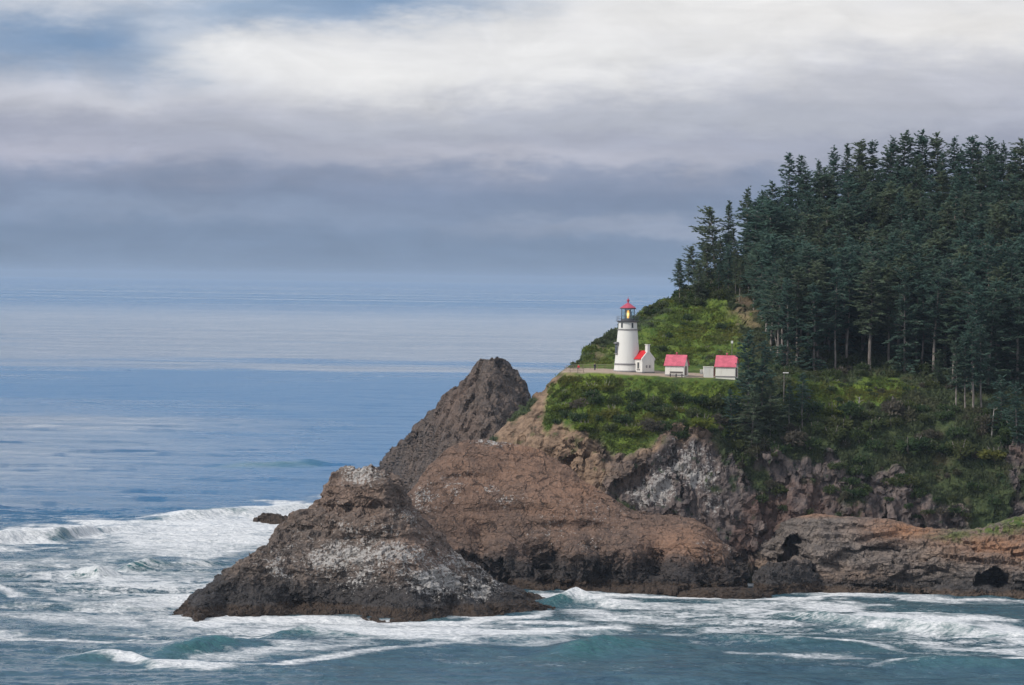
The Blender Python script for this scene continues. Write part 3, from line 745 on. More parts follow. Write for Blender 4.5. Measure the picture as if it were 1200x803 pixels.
for st_ in FOAM:
    k = np.array(st_, float)
    k = k[np.argsort(k[:, 0])]
    ok = (nu_ > k[0, 0]) & (nu_ < k[-1, 0])
    tp = np.clip(np.minimum(nu_ - k[0, 0], k[-1, 0] - nu_) / 28, 0, 1)
    vc = np.interp(nu_, k[:, 0], k[:, 1]); hw = np.interp(nu_, k[:, 0], k[:, 2]); sg = np.interp(nu_, k[:, 0], k[:, 3]) * tp ** .5
    ff = np.maximum(ff, np.where(ok, sg * np.exp(-((nv_ - vc + wob * hw * 1.1) / (hw * 1.05)) ** 2), 0))
foam[near] = ff
churn = np.zeros(len(wp))
churn[near] = blob(nu_, nv_, [(160, 690, 260, 60, 1.0), (230, 745, 200, 18, .8), (450, 735, 260, 22, .7), (900, 725, 300, 30, .95), (1100, 750, 200, 34, .85), (230, 640, 240, 34, .8), (150, 760, 220, 18, .5), (1000, 772, 300, 26, .45), (640, 775, 260, 22, .5), (300, 790, 300, 16, .42)])
teal = crest_f
wp[:, 2] = zz
m, t = new_mat('sea_water')
p = t.pos()
xy = t.scale(p, (1, 1, 0))
px_, py_ = t.sep(p)[0], t.sep(p)[1]
fo, ch, te = t.attr('foam'), t.attr('churn'), t.attr('teal')
a1 = t.noise(t.scale(p, (.20, .30, 0)), 1.0, 8, .68, .8)
a2 = t.noise(t.scale(p, (.9, 1.2, 0)), 1.0, 5, .6, .4)
a3 = t.noise(t.scale(p, (.035, .07, 0)), 1.0, 5, .6, 1.2)
pat = t.add(t.mul(a1, .7), t.mul(a2, .3))
pat2 = t.add(t.mul(pat, .62), t.mul(t.noise(t.scale(p, (.5, .55, 0)), 1.0, 7, .72, 1.6), .38))
fm = t.step(t.sub(t.add(pat2, t.mul(fo, .50)), .74), -.10, .20)
fm = t.mul(fm, t.step(a2, .25, .55, .62, 1.0))
lace = t.mul(t.step(t.sub(t.add(t.mul(pat2, .72), t.mul(a3, .38)), t.sub(.665, t.mul(ch, .14))), -.03, .09), t.mul(ch, 1.3))
fm = t.m('MAXIMUM', fm, t.m('MINIMUM', lace, .85))
# broad wind lanes: calm slicks mirror the added bright band, ruffled water the added blue zone
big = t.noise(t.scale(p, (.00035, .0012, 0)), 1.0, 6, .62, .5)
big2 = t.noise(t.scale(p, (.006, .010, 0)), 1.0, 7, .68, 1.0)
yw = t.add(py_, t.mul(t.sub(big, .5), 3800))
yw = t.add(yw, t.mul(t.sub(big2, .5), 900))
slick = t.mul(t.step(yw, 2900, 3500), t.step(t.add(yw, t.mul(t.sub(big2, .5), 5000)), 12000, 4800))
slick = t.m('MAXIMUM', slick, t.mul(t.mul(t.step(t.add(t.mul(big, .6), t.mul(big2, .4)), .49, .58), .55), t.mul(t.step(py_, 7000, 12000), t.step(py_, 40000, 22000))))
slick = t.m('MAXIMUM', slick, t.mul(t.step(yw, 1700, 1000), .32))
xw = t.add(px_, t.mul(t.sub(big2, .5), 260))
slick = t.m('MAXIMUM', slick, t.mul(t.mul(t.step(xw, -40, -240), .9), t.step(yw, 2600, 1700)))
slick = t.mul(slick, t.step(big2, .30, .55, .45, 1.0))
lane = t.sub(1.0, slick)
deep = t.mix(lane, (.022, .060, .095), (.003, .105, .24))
deep = t.mix(t.m('MINIMUM', t.mul(ch, .8), .8), deep, (.035, .095, .105))
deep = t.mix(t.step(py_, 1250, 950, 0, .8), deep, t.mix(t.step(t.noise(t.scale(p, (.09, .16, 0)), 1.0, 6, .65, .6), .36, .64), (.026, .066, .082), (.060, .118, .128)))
deep = t.mix(t.mul(te, .8), deep, (.03, .13, .13))
foamc = t.mix(a2, (.62, .64, .66), (.84, .84, .83))
c = t.mix(fm, deep, foamc)
rip = t.noise(t.scale(p, (.35, .55, 0)), 1.0, 6, .62, .3)
rip2 = t.noise(t.scale(p, (.02, .04, 0)), 1.0, 6, .6, .3)
hgt = t.add(t.mul(rip, 1.5), t.mul(rip2, 9.0))
hgt = t.mul(hgt, t.step(py_, 1500, 900, 1.0, 3.2))
hgt = t.add(hgt, t.mul(fm, .8))
rough = t.add(t.mul(fm, .6), t.add(.10, t.mul(lane, .20)))
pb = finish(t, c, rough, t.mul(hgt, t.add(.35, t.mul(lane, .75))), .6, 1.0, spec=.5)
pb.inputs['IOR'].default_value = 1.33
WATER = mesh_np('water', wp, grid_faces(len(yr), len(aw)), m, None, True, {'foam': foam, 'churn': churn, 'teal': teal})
tag(WATER, kind='structure')

# ------------------------------------------------------------------ plain materials
def plain(name, c, rough=.6, var=.12, scale=1.2, spec=.3, metal=0.0, bump=.15):
    m, t = new_mat(name)
    p = t.obj()
    n = t.noise(p, scale, 5, .6)
    cc = t.mix(t.step(n, .35, .65), tuple(k * (1 - var) for k in c), tuple(min(1, k * (1 + var)) for k in c))
    finish(t, cc, rough, n, bump, .05, spec=spec, metal=metal)
    return m
def wall_mat(name, c):
    m, t = new_mat(name)
    p = t.obj(); x, y, z = t.sep(p)[:3]
    n = t.noise(t.scale(p, (1.2, 1.2, .25)), 1.0, 5, .6); n2 = t.noise(p, 3.0, 4)
    cc = t.mix(t.step(n, .5, .75, 0, .5), c, (c[0] * .75, c[1] * .74, c[2] * .70))
    finish(t, cc, .7, t.add(n2, n), .15, .03, spec=.25)
    return m
def roof_mat(name, c):
    m, t = new_mat(name)
    p = t.obj()
    n = t.noise(p, .9, 5, .6); n2 = t.noise(p, 4.0, 4)
    br = t.n('ShaderNodeTexBrick', {'Scale': 3.0, 'Mortar Size': .03, 'Color1': (1, 1, 1, 1), 'Color2': (.82, .82, .82, 1), 'Mortar': (.6, .6, .6, 1)})
    t.set(br.inputs['Vector'], p)
    cc = t.mix(t.step(n, .4, .65), tuple(k * .86 for k in c), tuple(min(1, k * 1.12) for k in c))
    mm = t.n('ShaderNodeMix', data_type='RGBA', blend_type='MULTIPLY')
    t.set(mm.inputs[0], .5); t.set(mm.inputs[6], cc); t.set(mm.inputs[7], br.outputs[0])
    finish(t, mm.outputs[2], .75, n2, .2, .03, spec=.2)
    return m
M_white = wall_mat('white_painted_masonry', (.69, .675, .635))
M_cream = wall_mat('cream_painted_boards', (.74, .71, .64))
M_trim = plain('grey_stone_trim', (.22, .21, .21), .8)
M_dark = plain('dark_iron', (.085, .085, .095), .5, spec=.4)
M_redroof = roof_mat('bright_red_shingles', (.62, .028, .035))
M_pinkroof = roof_mat('faded_red_shingles', (.58, .13, .18))
M_lroof = plain('red_lantern_roof', (.42, .07, .11), .5)
M_wood = plain('weathered_wood', (.24, .19, .15), .85)
M_darkwood = plain('dark_wood', (.07, .055, .05), .8)
M_pole = plain('grey_wood_pole', (.17, .15, .135), .85)
M_brown = plain('brown_door_paint', (.12, .05, .045), .6)
m, t = new_mat('window_glass'); finish(t, (.03, .035, .04), .08, spec=.6); M_pane = m
m, t = new_mat('lantern_glass')
gb = t.n('ShaderNodeBsdfGlossy', {'Color': (1, 1, 1, 1), 'Roughness': .03}); tb = t.n('ShaderNodeBsdfTransparent', {'Color': (.86, .93, .92, 1)})
ms = t.n('ShaderNodeMixShader', {0: .10}); t.t.links.new(tb.outputs[0], ms.inputs[1]); t.t.links.new(gb.outputs[0], ms.inputs[2])
oo = t.n('ShaderNodeOutputMaterial'); t.t.links.new(ms.outputs[0], oo.inputs[0]); M_glass = m
m, t = new_mat('lens_prisms'); finish(t, (.25, .33, .34), .12, spec=.8); M_lens = m
m, t = new_mat('lit_lamp')
em = t.n('ShaderNodeEmission', {'Color': (1.0, .50, .11, 1), 'Strength': 1.1}); oo = t.n('ShaderNodeOutputMaterial'); t.t.links.new(em.outputs[0], oo.inputs[0]); M_lamp = m

def site(u, v, Y=None):
    """where the sight line of a photograph pixel meets the ground"""
    o = Vector((0, 0, CAM_Z)); d = Vector(ray(u, v)).normalized()
    h = BVH.ray_cast(o, d)
    return h[0]

# ------------------------------------------------------------------ lighthouse
bx, by, bz = P(735, 432.4, 1000)
gz = min(ground(bx + dx_, by + dy_) for dx_ in (-3, 0, 3) for dy_ in (-3, 0, 3))
BZ = min(bz, gz + .12)
print('lighthouse base', bz, gz)
LH = empty('lighthouse', (bx, by, BZ))
tag(LH, 'tall round white lighthouse with red domed lantern and lit yellow lamp', 'lighthouse')
low = gz - BZ - .8
MB().lathe([(3.35, low), (3.35, .25), (3.22, .35)], 48).build('plinth', M_trim, LH, True)
MB().lathe([(3.15, .3), (3.02, 1.55)] + [(3.02 - (3.02 - 2.3) * k / 8, 1.55 + 8.2 * k / 8) for k in range(1, 9)], 48).build('tower', M_white, LH, True)
MB().lathe([(3.06, 1.62), (3.12, 1.64), (3.10, 1.98), (3.03, 2.0)], 48, cap=False).build('stone_band', M_trim, LH, True)
MB().lathe([(2.3, 9.74), (2.42, 9.78), (2.42, 10.02), (2.3, 10.06)], 48, cap=False).build('stone_band', M_trim, LH, True)
wr = MB().lathe([(2.22, 10.0), (2.18, 11.72)], 48).build('watch_room', M_white, LH, True)
for a in (-130, -62, -5, 60, 130, 180):
    ar = math.radians(a)
    MB().box((2.2 * math.cos(ar), 2.2 * math.sin(ar), 10.9), (.14, .42, 1.15), ar).build('window', M_pane, wr)
gal = MB().lathe([(2.2, 11.6), (2.62, 11.78), (2.7, 11.82), (2.7, 11.98), (1.7, 12.0)], 48, cap=False).build('gallery', M_dark, LH, True)
rb = MB()
for k in range(20):
    a = 2 * math.pi * k / 20
    rb.tube([(2.62 * math.cos(a), 2.62 * math.sin(a), 11.97), (2.62 * math.cos(a), 2.62 * math.sin(a), 13.0)], .022, 4)
for h in (12.5, 13.0):
    rb.tube([(2.62 * math.cos(2 * math.pi * k / 40), 2.62 * math.sin(2 * math.pi * k / 40), h) for k in range(41)], .022, 4)
rb.build('railing', M_dark, gal)
MB().lathe([(1.68, 11.95), (1.68, 12.35)], 32, cap=False).build('lantern_base', M_dark, LH, True)
MB().lathe([(1.6, 12.3), (1.6, 14.8)], 16, cap=False).build('lantern_glass', M_glass, LH)
mu = MB()
for k in range(8):
    a = 2 * math.pi * (k + .5) / 8
    mu.tube([(1.63 * math.cos(a), 1.63 * math.sin(a), 12.3), (1.63 * math.cos(a), 1.63 * math.sin(a), 14.8)], .055, 4)
for h in (13.15, 14.0):
    mu.tube([(1.62 * math.cos(2 * math.pi * k / 16), 1.62 * math.sin(2 * math.pi * k / 16), h) for k in range(17)], .03, 4)
mu.build('lantern_frame', M_dark, LH)
ln = MB().lathe([(.35, 12.35), (.55, 12.5), (.82, 12.9), (.92, 13.4), (.86, 13.95), (.6, 14.45), (.3, 14.6)], 24).build('lens', M_lens, LH, True)
MB().lathe([(.5, 12.62), (.86, 12.95), (.955, 13.4), (.9, 13.9), (.62, 14.4)], 5, cap=False).build('lamp', M_lamp, ln) if False else None
# bright bullseye panel facing out over the bay
bp = MB()
for k in range(7):
    a0 = math.radians(-90 - 19 + k * 38 / 7); a1 = math.radians(-90 - 19 + (k + 1) * 38 / 7)
    prof = [(.60, 12.55), (.87, 12.9), (.97, 13.4), (.91, 13.95), (.66, 14.4)]
    for (r0, z0), (r1, z1) in zip(prof[:-1], prof[1:]):
        bp.poly([(r0 * math.cos(a0), r0 * math.sin(a0), z0), (r0 * math.cos(a1), r0 * math.sin(a1), z0), (r1 * math.cos(a1), r1 * math.sin(a1), z1), (r1 * math.cos(a0), r1 * math.sin(a0), z1)], [(0, 1, 2, 3)])
bp.build('lamp', M_lamp, ln)
m, t = new_mat('lamp_core'); em = t.n('ShaderNodeEmission', {'Color': (1.0, .66, .22, 1), 'Strength': 2.2}); oo = t.n('ShaderNodeOutputMaterial'); t.t.links.new(em.outputs[0], oo.inputs[0])
MB().lathe([(.02, 12.75), (.13, 13.0), (.19, 13.35), (.13, 13.75), (.02, 14.0)], 12, (-.05, -.9, 0)).build('bulb', m, ln, True)
lr = MB().lathe([(1.62, 14.68), (1.84, 14.72), (1.86, 14.95), (1.7, 15.05)], 32, cap=False).build('lantern_cornice', M_dark, LH, True)
lr = MB().lathe([(1.9, 14.94), (1.9, 15.02), (1.45, 15.32), (.85, 15.75), (.42, 16.05), (.2, 16.15)], 32).build('lantern_roof', M_lroof, LH, True)
MB().lathe([(.17, 16.1), (.17, 16.45), (.3, 16.6), (.33, 16.8), (.25, 17.0), (.08, 17.1), (.04, 17.6)], 16).build('ventilator', M_lroof, lr, True)
def tower_window(ang, z0, z1, wd, parent):
    r = 3.02 - (.72) * ((z0 + z1) / 2 - 1.55) / 8.2
    c, s = math.cos(ang), math.sin(ang)
    f = MB()
    f.box(((r + .06) * c, (r + .06) * s, (z0 + z1) / 2), (.34, wd + .1, z1 - z0), ang)
    fo_ = f.build('window', M_trim, parent)
    MB().box(((r + .18) * c, (r + .18) * s, (z0 + z1) / 2 - .05), (.16, wd - .3, z1 - z0 - .35), ang).build('pane', M_pane, fo_)
    h = MB().box(((r + .2) * c, (r + .2) * s, z1 + .1), (.75, wd + .5, .22), ang)
    h.box(((r + .14) * c, (r + .14) * s, z1 + .3), (.5, wd + .2, .2), ang)
    h.build('hood', M_trim, fo_)
    MB().box(((r + .15) * c, (r + .15) * s, z0 - .08), (.5, wd + .3, .16), ang).build('sill', M_trim, fo_)
tower_window(math.radians(-158), 4.3, 6.6, 1.1, LH)
tower_window(math.radians(70), 4.3, 6.6, 1.1, LH)
MB().lathe([(3.0, 0), (3.0, .01)], 3) if False else None

def gable_house(o, Lx, Wy, eave, apex, wall_mat_, roof_mat_, over=.25, th=.14, low=-1.0):
    """body with its ridge along local x; origin at the near left corner of the long wall"""
    m_ = MB()
    vs = []
    for x in (0, Lx):
        vs += [(x, 0, low), (x, Wy, low), (x, Wy, eave), (x, Wy / 2, apex), (x, 0, eave)]
    m_.poly(vs, [(0, 1, 2, 3, 4), (9, 8, 7, 6, 5), (0, 4, 9, 5), (1, 6, 7, 2), (2, 7, 8, 3), (4, 3, 8, 9)])
    wl = m_.build('wall', wall_mat_, o)
    sl = (apex - eave) / (Wy / 2)
    r = MB()
    for sgn in (0, 1):
        y0 = -over if sgn == 0 else Wy + over
        z0 = eave - sl * over + .03
        ys = [(y0, z0), (Wy / 2, apex + .03)]
        v = []
        for x in (-over, Lx + over):
            v += [(x, ys[0][0], ys[0][1]), (x, ys[1][0], ys[1][1]), (x, ys[1][0], ys[1][1] + th * 1.2), (x, ys[0][0], ys[0][1] + th)]
        f = [(0, 1, 2, 3), (7, 6, 5, 4), (0, 4, 5, 1), (1, 5, 6, 2), (2, 6, 7, 3), (3, 7, 4, 0)]
        r.poly(v, f)
    rf = r.build('roof', roof_mat_, o)
    return wl, rf

# annex: near corner in front of the tower, long wall facing left front, gable facing right front
ax, ay = bx + 3.4, by - 4.0
an = empty('annex', (ax, ay, BZ - .15), math.radians(135))
tag(an, 'small white gabled annex with bright red roof and white chimney beside the lighthouse', 'house')
# local x runs from the gable away along the long wall; local -y side is the right gable direction
def house_local(o, Lx, Wy, *a, **k): return gable_house(o, Lx, Wy, *a, **k)
an.rotation_euler = (0, 0, math.radians(135))
# gable at local x = 0; width direction (+45 deg) is local -y, so shift by building in mirrored y
m_ = MB(); Lx, Wy, ev, apx, lo = 3.9, 4.1, 3.4, 5.05, -1.2
vs = []
for x in (0, Lx): vs += [(x, 0, lo), (x, -Wy, lo), (x, -Wy, ev), (x, -Wy / 2, apx), (x, 0, ev)]
m_.poly(vs, [(4, 3, 2, 1, 0), (5, 6, 7, 8, 9), (5, 9, 4, 0), (2, 7, 6, 1), (3, 8, 7, 2), (9, 8, 3, 4)])
m_.build('wall', M_white, an)
MB().box((Lx / 2 - .01, -Wy / 2, lo / 2 + .28), (Lx + .16, Wy + .16, -lo), 0).build('footing', M_trim, an)
r = MB(); sl = (apx - ev) / (Wy / 2); ov = .3
for y0, z0 in ((ov, ev - sl * ov + .03), (-Wy - ov, ev - sl * ov + .03)):
    v = []
    for x in (.22, Lx + .1): v += [(x, y0, z0), (x, -Wy / 2, apx + .03), (x, -Wy / 2, apx + .2), (x, y0, z0 + .16)]
    r.poly(v, [(0, 1, 2, 3), (7, 6, 5, 4), (0, 4, 5, 1), (1, 5, 6, 2), (2, 6, 7, 3), (3, 7, 4, 0)])
r.build('roof', M_redroof, an)
g_ = MB()     # raised gable parapet
v = []
for x in (-.06, .2): v += [(x, .25, ev - .1), (x, -Wy / 2, apx + .3), (x, -Wy - .25, ev - .1), (x, -Wy - .25, ev - .5), (x, -Wy / 2, apx - .2), (x, .25, ev - .5)]
g_.poly(v, [(0, 1, 4, 5), (1, 2, 3, 4), (11, 10, 7, 6), (10, 9, 8, 7), (0, 6, 7, 1), (1, 7, 8, 2), (2, 8, 9, 3), (5, 11, 6, 0)])
g_.build('gable_coping', M_white, an)
ch = MB().box((.32, -Wy / 2, 5.6), (.75, .8, 2.0)).build('chimney', M_white, an)
MB().box((.32, -Wy / 2, 6.62), (.95, 1.0, .16)).build('chimney_cap', M_white, ch)
for x in (1.2, 2.75):
    wf = MB().box((x, .03, 1.75), (.78, .16, 1.75)).build('window', M_cream, an)
    MB().box((x, .09, 1.75), (.52, .08, 1.45)).build('pane', M_pane, wf)
    MB().box((x, .1, .84), (.95, .26, .12)).build('sill', M_trim, wf)
for y_ in (-1.45, -2.5):
    MB().box((-.03, y_, 1.5), (.12, .42, .6)).build('window', M_trim, an)
MB().box((-.05, -.55, .0), (.3, .9, .55)).build('vent_box', M_trim, an)

# oil houses
def oil_house(u, v, Y, label, Lx, Wy, ev, apx, rot, door=True, bench=False):
    p = P(u, v, Y)
    o = empty('oil_house', tuple(p), math.radians(rot))
    tag(o, label, 'house', 'small oil houses by the path')
    gable_house(o, Lx, Wy, ev, apx, M_cream, M_pinkroof, .28, .14, -2.0)
    rv = MB().lathe([(.16, apx + .1), (.16, apx + .45), (.26, apx + .5), (.26, apx + .6), (.05, apx + .8)], 12, (Lx * .5, Wy / 2, 0)).build('roof_vent', M_pinkroof, [c for c in o.children if c.name.startswith('roof')][0], True)
    d = MB().box((Lx + .03, Wy * .45, 1.05), (.12, 1.0, 2.1)).build('door', M_brown, o)
    MB().box((Lx + .11, Wy * .45 + .35, 1.0), (.06, .08, .1)).build('handle', M_dark, d)
    MB().box((Lx / 2, .01, .02), (Lx + .1, .16, .3)).build('footing', M_trim, o)
    return o
oh1 = oil_house(779.3, 439.6, 993, 'cream shed with faded pink red roof standing nearer the lighthouse', 4.5, 4.0, 2.4, 4.55, -17)
oh2 = oil_house(838.5, 441.4, 993, 'cream shed with faded pink red roof farther from the lighthouse, beside dark spruces', 4.6, 4.0, 2.5, 4.75, -13)
# bench in front of the nearer shed
p = P(785.0, 440.4, 991)
bn = empty('bench', tuple(p), math.radians(-17))
tag(bn, 'long dark wooden bench against the front of the cream shed', 'bench')
MB().box((1.5, -.1, .48), (3.1, .5, .1)).build('seat', M_darkwood, bn)
MB().box((1.5, .16, .82), (3.1, .08, .36)).build('backrest', M_darkwood, bn)
for x in (.1, 1.5, 2.9): MB().box((x, 0, .1), (.14, .5, .9)).build('leg', M_darkwood, bn)
# white utility hut
p = P(825.0, 439.8, 994)
hu_ = empty('utility_hut', tuple(p), math.radians(4))
tag(hu_, 'small flat roofed white utility hut between the two cream sheds', 'hut')
MB().box((1.1, .9, .4), (2.2, 1.8, 3.0)).build('wall', M_white, hu_)
MB().box((1.1, .9, 1.96), (2.36, 1.96, .12)).build('roof', M_cream, hu_)
d = MB().box((2.42, .35, .75), (.4, .5, 1.9)).build('door', M_brown, hu_)
p = P(822.4, 437.6, 996)
wb = empty('storage_box', tuple(p), .1)
tag(wb, 'little white box on the grass left of the white utility hut', 'box')
MB().box((0, 0, .3), (.8, .6, 1.0)).build('body', M_white, wb)
MB().box((0, 0, .84), (.9, .7, .1)).build('lid', M_cream, wb)

# rail fences
def fence(pts, label, h=1.05, gap=2.2, mat=M_wood):
    pts = [Vector(q) for q in pts]
    o = empty('rail_fence', tuple(pts[0]))
    tag(o, label, 'fence', None)
    seg = []
    for a, b in zip(pts[:-1], pts[1:]):
        n = max(1, round((b - a).length / gap))
        seg += [a.lerp(b, k / n) for k in range(n)]
    seg.append(pts[-1])
    tops = []
    for q in seg:
        gz_ = ground(q.x, q.y)
        l = Vector((q.x - pts[0].x, q.y - pts[0].y, gz_ - pts[0].z))
        MB().box((l.x, l.y, l.z + h / 2 - .2), (.13, .13, h + .4)).build('post', mat, o)
        tops.append(l)
    for hh in (.5, h - .06):
        MB().tube([q + Vector((0, -.09, hh)) for q in tops], .055, 5).build('rail', mat, o)
    return o
def gp(u, v):
    s_ = site(u, v)
    return s_
fence([gp(664, 433.6), gp(672, 433.0), gp(683, 432.6), gp(700, 432.4), gp(718, 432.6)], 'weathered rail fence along the back of the path left of the lighthouse')
fence([gp(662, 434.8), gp(668, 436.6), gp(677, 437.0), gp(684, 437.0)], 'pale rail fence at the cliff edge end of the path')

# lamp posts
def pole(u0, v0, v1, label, name='lamp_post', head=(1.3, .3, .25), mat=M_pole, rad=.11):
    b = site(u0, v0)
    H = (v0 - v1) / F_PX * b.y
    o = empty(name, tuple(b))
    tag(o, label, 'lamp post')
    MB().tube([(0, 0, -.6), (0, 0, H)], [rad * 1.2, rad], 8).build('post', mat, o, True)
    MB().box((.35 if head[0] > 1 else 0, -.1, H + head[2] / 2), head).build('lamp_head', M_white, o)
    return o
pole(918.5, 470, 437.5, 'grey wooden pole with wide white lamp head left of the green terrace')
pole(857.5, 428, 402.5, 'thin pale pole with small white lamp on the green hillside above the sheds', head=(.5, .4, .6), rad=.07)
pole(873, 438, 433.6, 'short stubby pole with little white lamp right of the far shed', head=(.4, .4, .4), rad=.08) if False else None

# ------------------------------------------------------------------ people on the path
def skin_mesh(name, verts, edges, radii, mat, parent):
    me = bpy.data.meshes.new(name)
    me.from_pydata(verts, edges, [])
    me.materials.append(mat)
    o = link(bpy.data.objects.new(name, me)); o.parent = parent
    sk = o.modifiers.new('skin', 'SKIN'); sk.use_smooth_shade = True
    o.modifiers.new('sub', 'SUBSURF').levels = 1
    for v_, r_ in zip(me.skin_vertices[0].data if me.skin_vertices else [], radii):
        v_.radius = r_ if hasattr(r_, '__len__') else (r_, r_)
    return o
def person(pos, rz, label, jacket, trousers, sit=False):
    o = empty('person', tuple(pos), rz)
    tag(o, label, 'person')
    hip = .95 if not sit else .48
    d = hip - .95
    ky = -.42 if sit else -.02
    V = [(0, 0, hip), (0, 0, hip + .2), (0, -.01, hip + .42), (0, 0, hip + .54), (0, -.01, hip + .66), (0, -.03, hip + .74), (0, -.02, hip + .84)]
    Ed = [(0, 1), (1, 2), (2, 3), (3, 4), (4, 5), (5, 6)]
    R_ = [(.15, .11), (.13, .10), (.16, .11), (.07, .07), (.055, .055), (.085, .10), (.06, .07)]
    for s in (-1, 1):
        b = len(V)
        V += [(s * .1, 0, hip - .04), (s * .12, ky, (hip + .02) if sit else .5), (s * .12, ky + .02, .09), (s * .13, ky - .16, .05)]
        Ed += [(0, b), (b, b + 1), (b + 1, b + 2), (b + 2, b + 3)]
        R_ += [.095, .065, .045, .04]
        b = len(V)
        V += [(s * .19, 0, hip + .48), (s * .24, .04, hip + .2), (s * .22, -.1, hip - .02), (s * .22, -.14, hip - .12)]
        Ed += [(2, b), (b, b + 1), (b + 1, b + 2), (b + 2, b + 3)]
        R_ += [.06, .048, .036, .03]
    skin_mesh('body', V, Ed, R_, M_skin, o)
    J = [(0, 0, hip - .05), (0, 0, hip + .2), (0, -.01, hip + .42), (0, 0, hip + .53)]; JE = [(0, 1), (1, 2), (2, 3)]; JR = [(.18, .14), (.16, .13), (.19, .14), (.085, .085)]
    for s in (-1, 1):
        b = len(J); J += [(s * .19, 0, hip + .48), (s * .24, .04, hip + .2), (s * .22, -.1, hip)]; JE += [(2, b), (b, b + 1), (b + 1, b + 2)]; JR += [.08, .068, .055]
    skin_mesh('jacket', J, JE, JR, jacket, o)
    T = [(0, 0, hip)]; TE = []; TR = [(.165, .125)]
    for s in (-1, 1):
        b = len(T); T += [(s * .1, 0, hip - .04), (s * .12, ky, (hip + .02) if sit else .5), (s * .12, ky + .02, .12)]; TE += [(0, b), (b, b + 1), (b + 1, b + 2)]; TR += [.11, .085, .07]
    skin_mesh('trousers', T, TE, TR, trousers, o)
    skin_mesh('hair', [(0, .0, hip + .78), (0, .0, hip + .87)], [(0, 1)], [(.1, .11), (.075, .085)], M_hair, o)
M_skin = plain('skin', (.45, .27, .19), .6); M_hair = plain('brown_hair', (.05, .03, .02), .8)
M_navy = plain('dark_blue_cloth', (.03, .035, .07), .9); M_redc = plain('red_cloth', (.50, .04, .06), .9); M_jeans = plain('grey_cloth', (.10, .10, .13), .9)
def stand(u, v):
    s_ = site(u, v); return (s_.x, s_.y, s_.z)
person(stand(697, 434.6), .5, 'visitor in dark clothes standing on the path left of the lighthouse', M_navy, M_navy)
person(stand(678, 433.6), -.4, 'visitor in a red jacket sitting low beside the rail fence', M_redc, M_jeans, True)

# ------------------------------------------------------------------ foliage
rnd = random.Random(11)
def leaf_mat(name, dark, light, warm):
    m, t = new_mat(name)
    inf = t.n('ShaderNodeObjectInfo')
    p = t.obj()
    n = t.noise(p, .55, 4, .6); n2 = t.noise(p, 3.0, 3)
    c = t.mix(t.step(t.add(t.mul(n, .7), t.mul(n2, .3)), .36, .62), dark, light)
    c = t.mix(t.step(inf.outputs['Random'], .35, 1.0, 0, .75), c, warm)
    c = t.mix(t.step(t.noise(p, .085, 4, .6), .5, .68, 0, .55), c, warm)
    pr_ = finish(t, c, .85, None, spec=.2)
    tl = t.n('ShaderNodeBsdfTranslucent'); t.set(tl.inputs[0], c)
    ms_ = t.n('ShaderNodeMixShader', {0: .56}); t.t.links.new(pr_.outputs[0], ms_.inputs[1]); t.t.links.new(tl.outputs[0], ms_.inputs[2])
    t.t.links.new(ms_.outputs[0], [n for n in t.t.nodes if n.type == 'OUTPUT_MATERIAL'][0].inputs[0])
    return m
def bark_mat(name, a, b):
    m, t = new_mat(name)
    n = t.noise(t.scale(t.obj(), (2, 2, .5)), 1.0, 5, .6)
    finish(t, t.mix(t.step(n, .35, .65), a, b), .9, n, .3, .05, spec=.15)
    return m
M_needle = leaf_mat('spruce_needles', (.058, .118, .095), (.120, .195, .148), (.165, .195, .11))
M_bark = bark_mat('grey_brown_bark', (.13, .11, .10), (.30, .265, .24))
M_pale = bark_mat('bleached_wood', (.24, .22, .20), (.40, .37, .34))
M_shrub = leaf_mat('shrub_leaves', (.036, .068, .032), (.085, .130, .048), (.11, .12, .045))
M_scrub = leaf_mat('scrub_leaves', (.048, .085, .046), (.105, .155, .070), (.15, .14, .08))
M_herb = leaf_mat('herb_leaves', (.066, .118, .024), (.120, .185, .038), (.16, .15, .055))
M_dry = leaf_mat('dry_twigs', (.085, .078, .058), (.165, .145, .11), (.09, .095, .05))
M_bright = leaf_mat('bright_leaves', (.10, .145, .022), (.175, .225, .038), (.18, .16, .05))

def spray(V, Fc, c, L, Wd, ax, tilt, r):
    """one ragged flat needle spray: a bent quad"""
    ax = ax.normalized()
    side = ax.cross(Vector((0, 0, 1)))
    if side.length < .1: side = Vector((1, 0, 0))
    side.normalize()
    up = side.cross(ax)
    side = side * math.cos(tilt) + up * math.sin(tilt)
    b = len(V)
    V += [c - ax * L * .5 - side * Wd * r.uniform(.1, .4), c - ax * L * .4 + side * Wd * r.uniform(.2, .5), c + ax * L * r.uniform(.35, .6) + side * Wd * r.uniform(.0, .25), c + ax * L * r.uniform(.1, .4) - side * Wd * r.uniform(.4, .6)]
    Fc.append((b, b + 1, b + 2, b + 3))

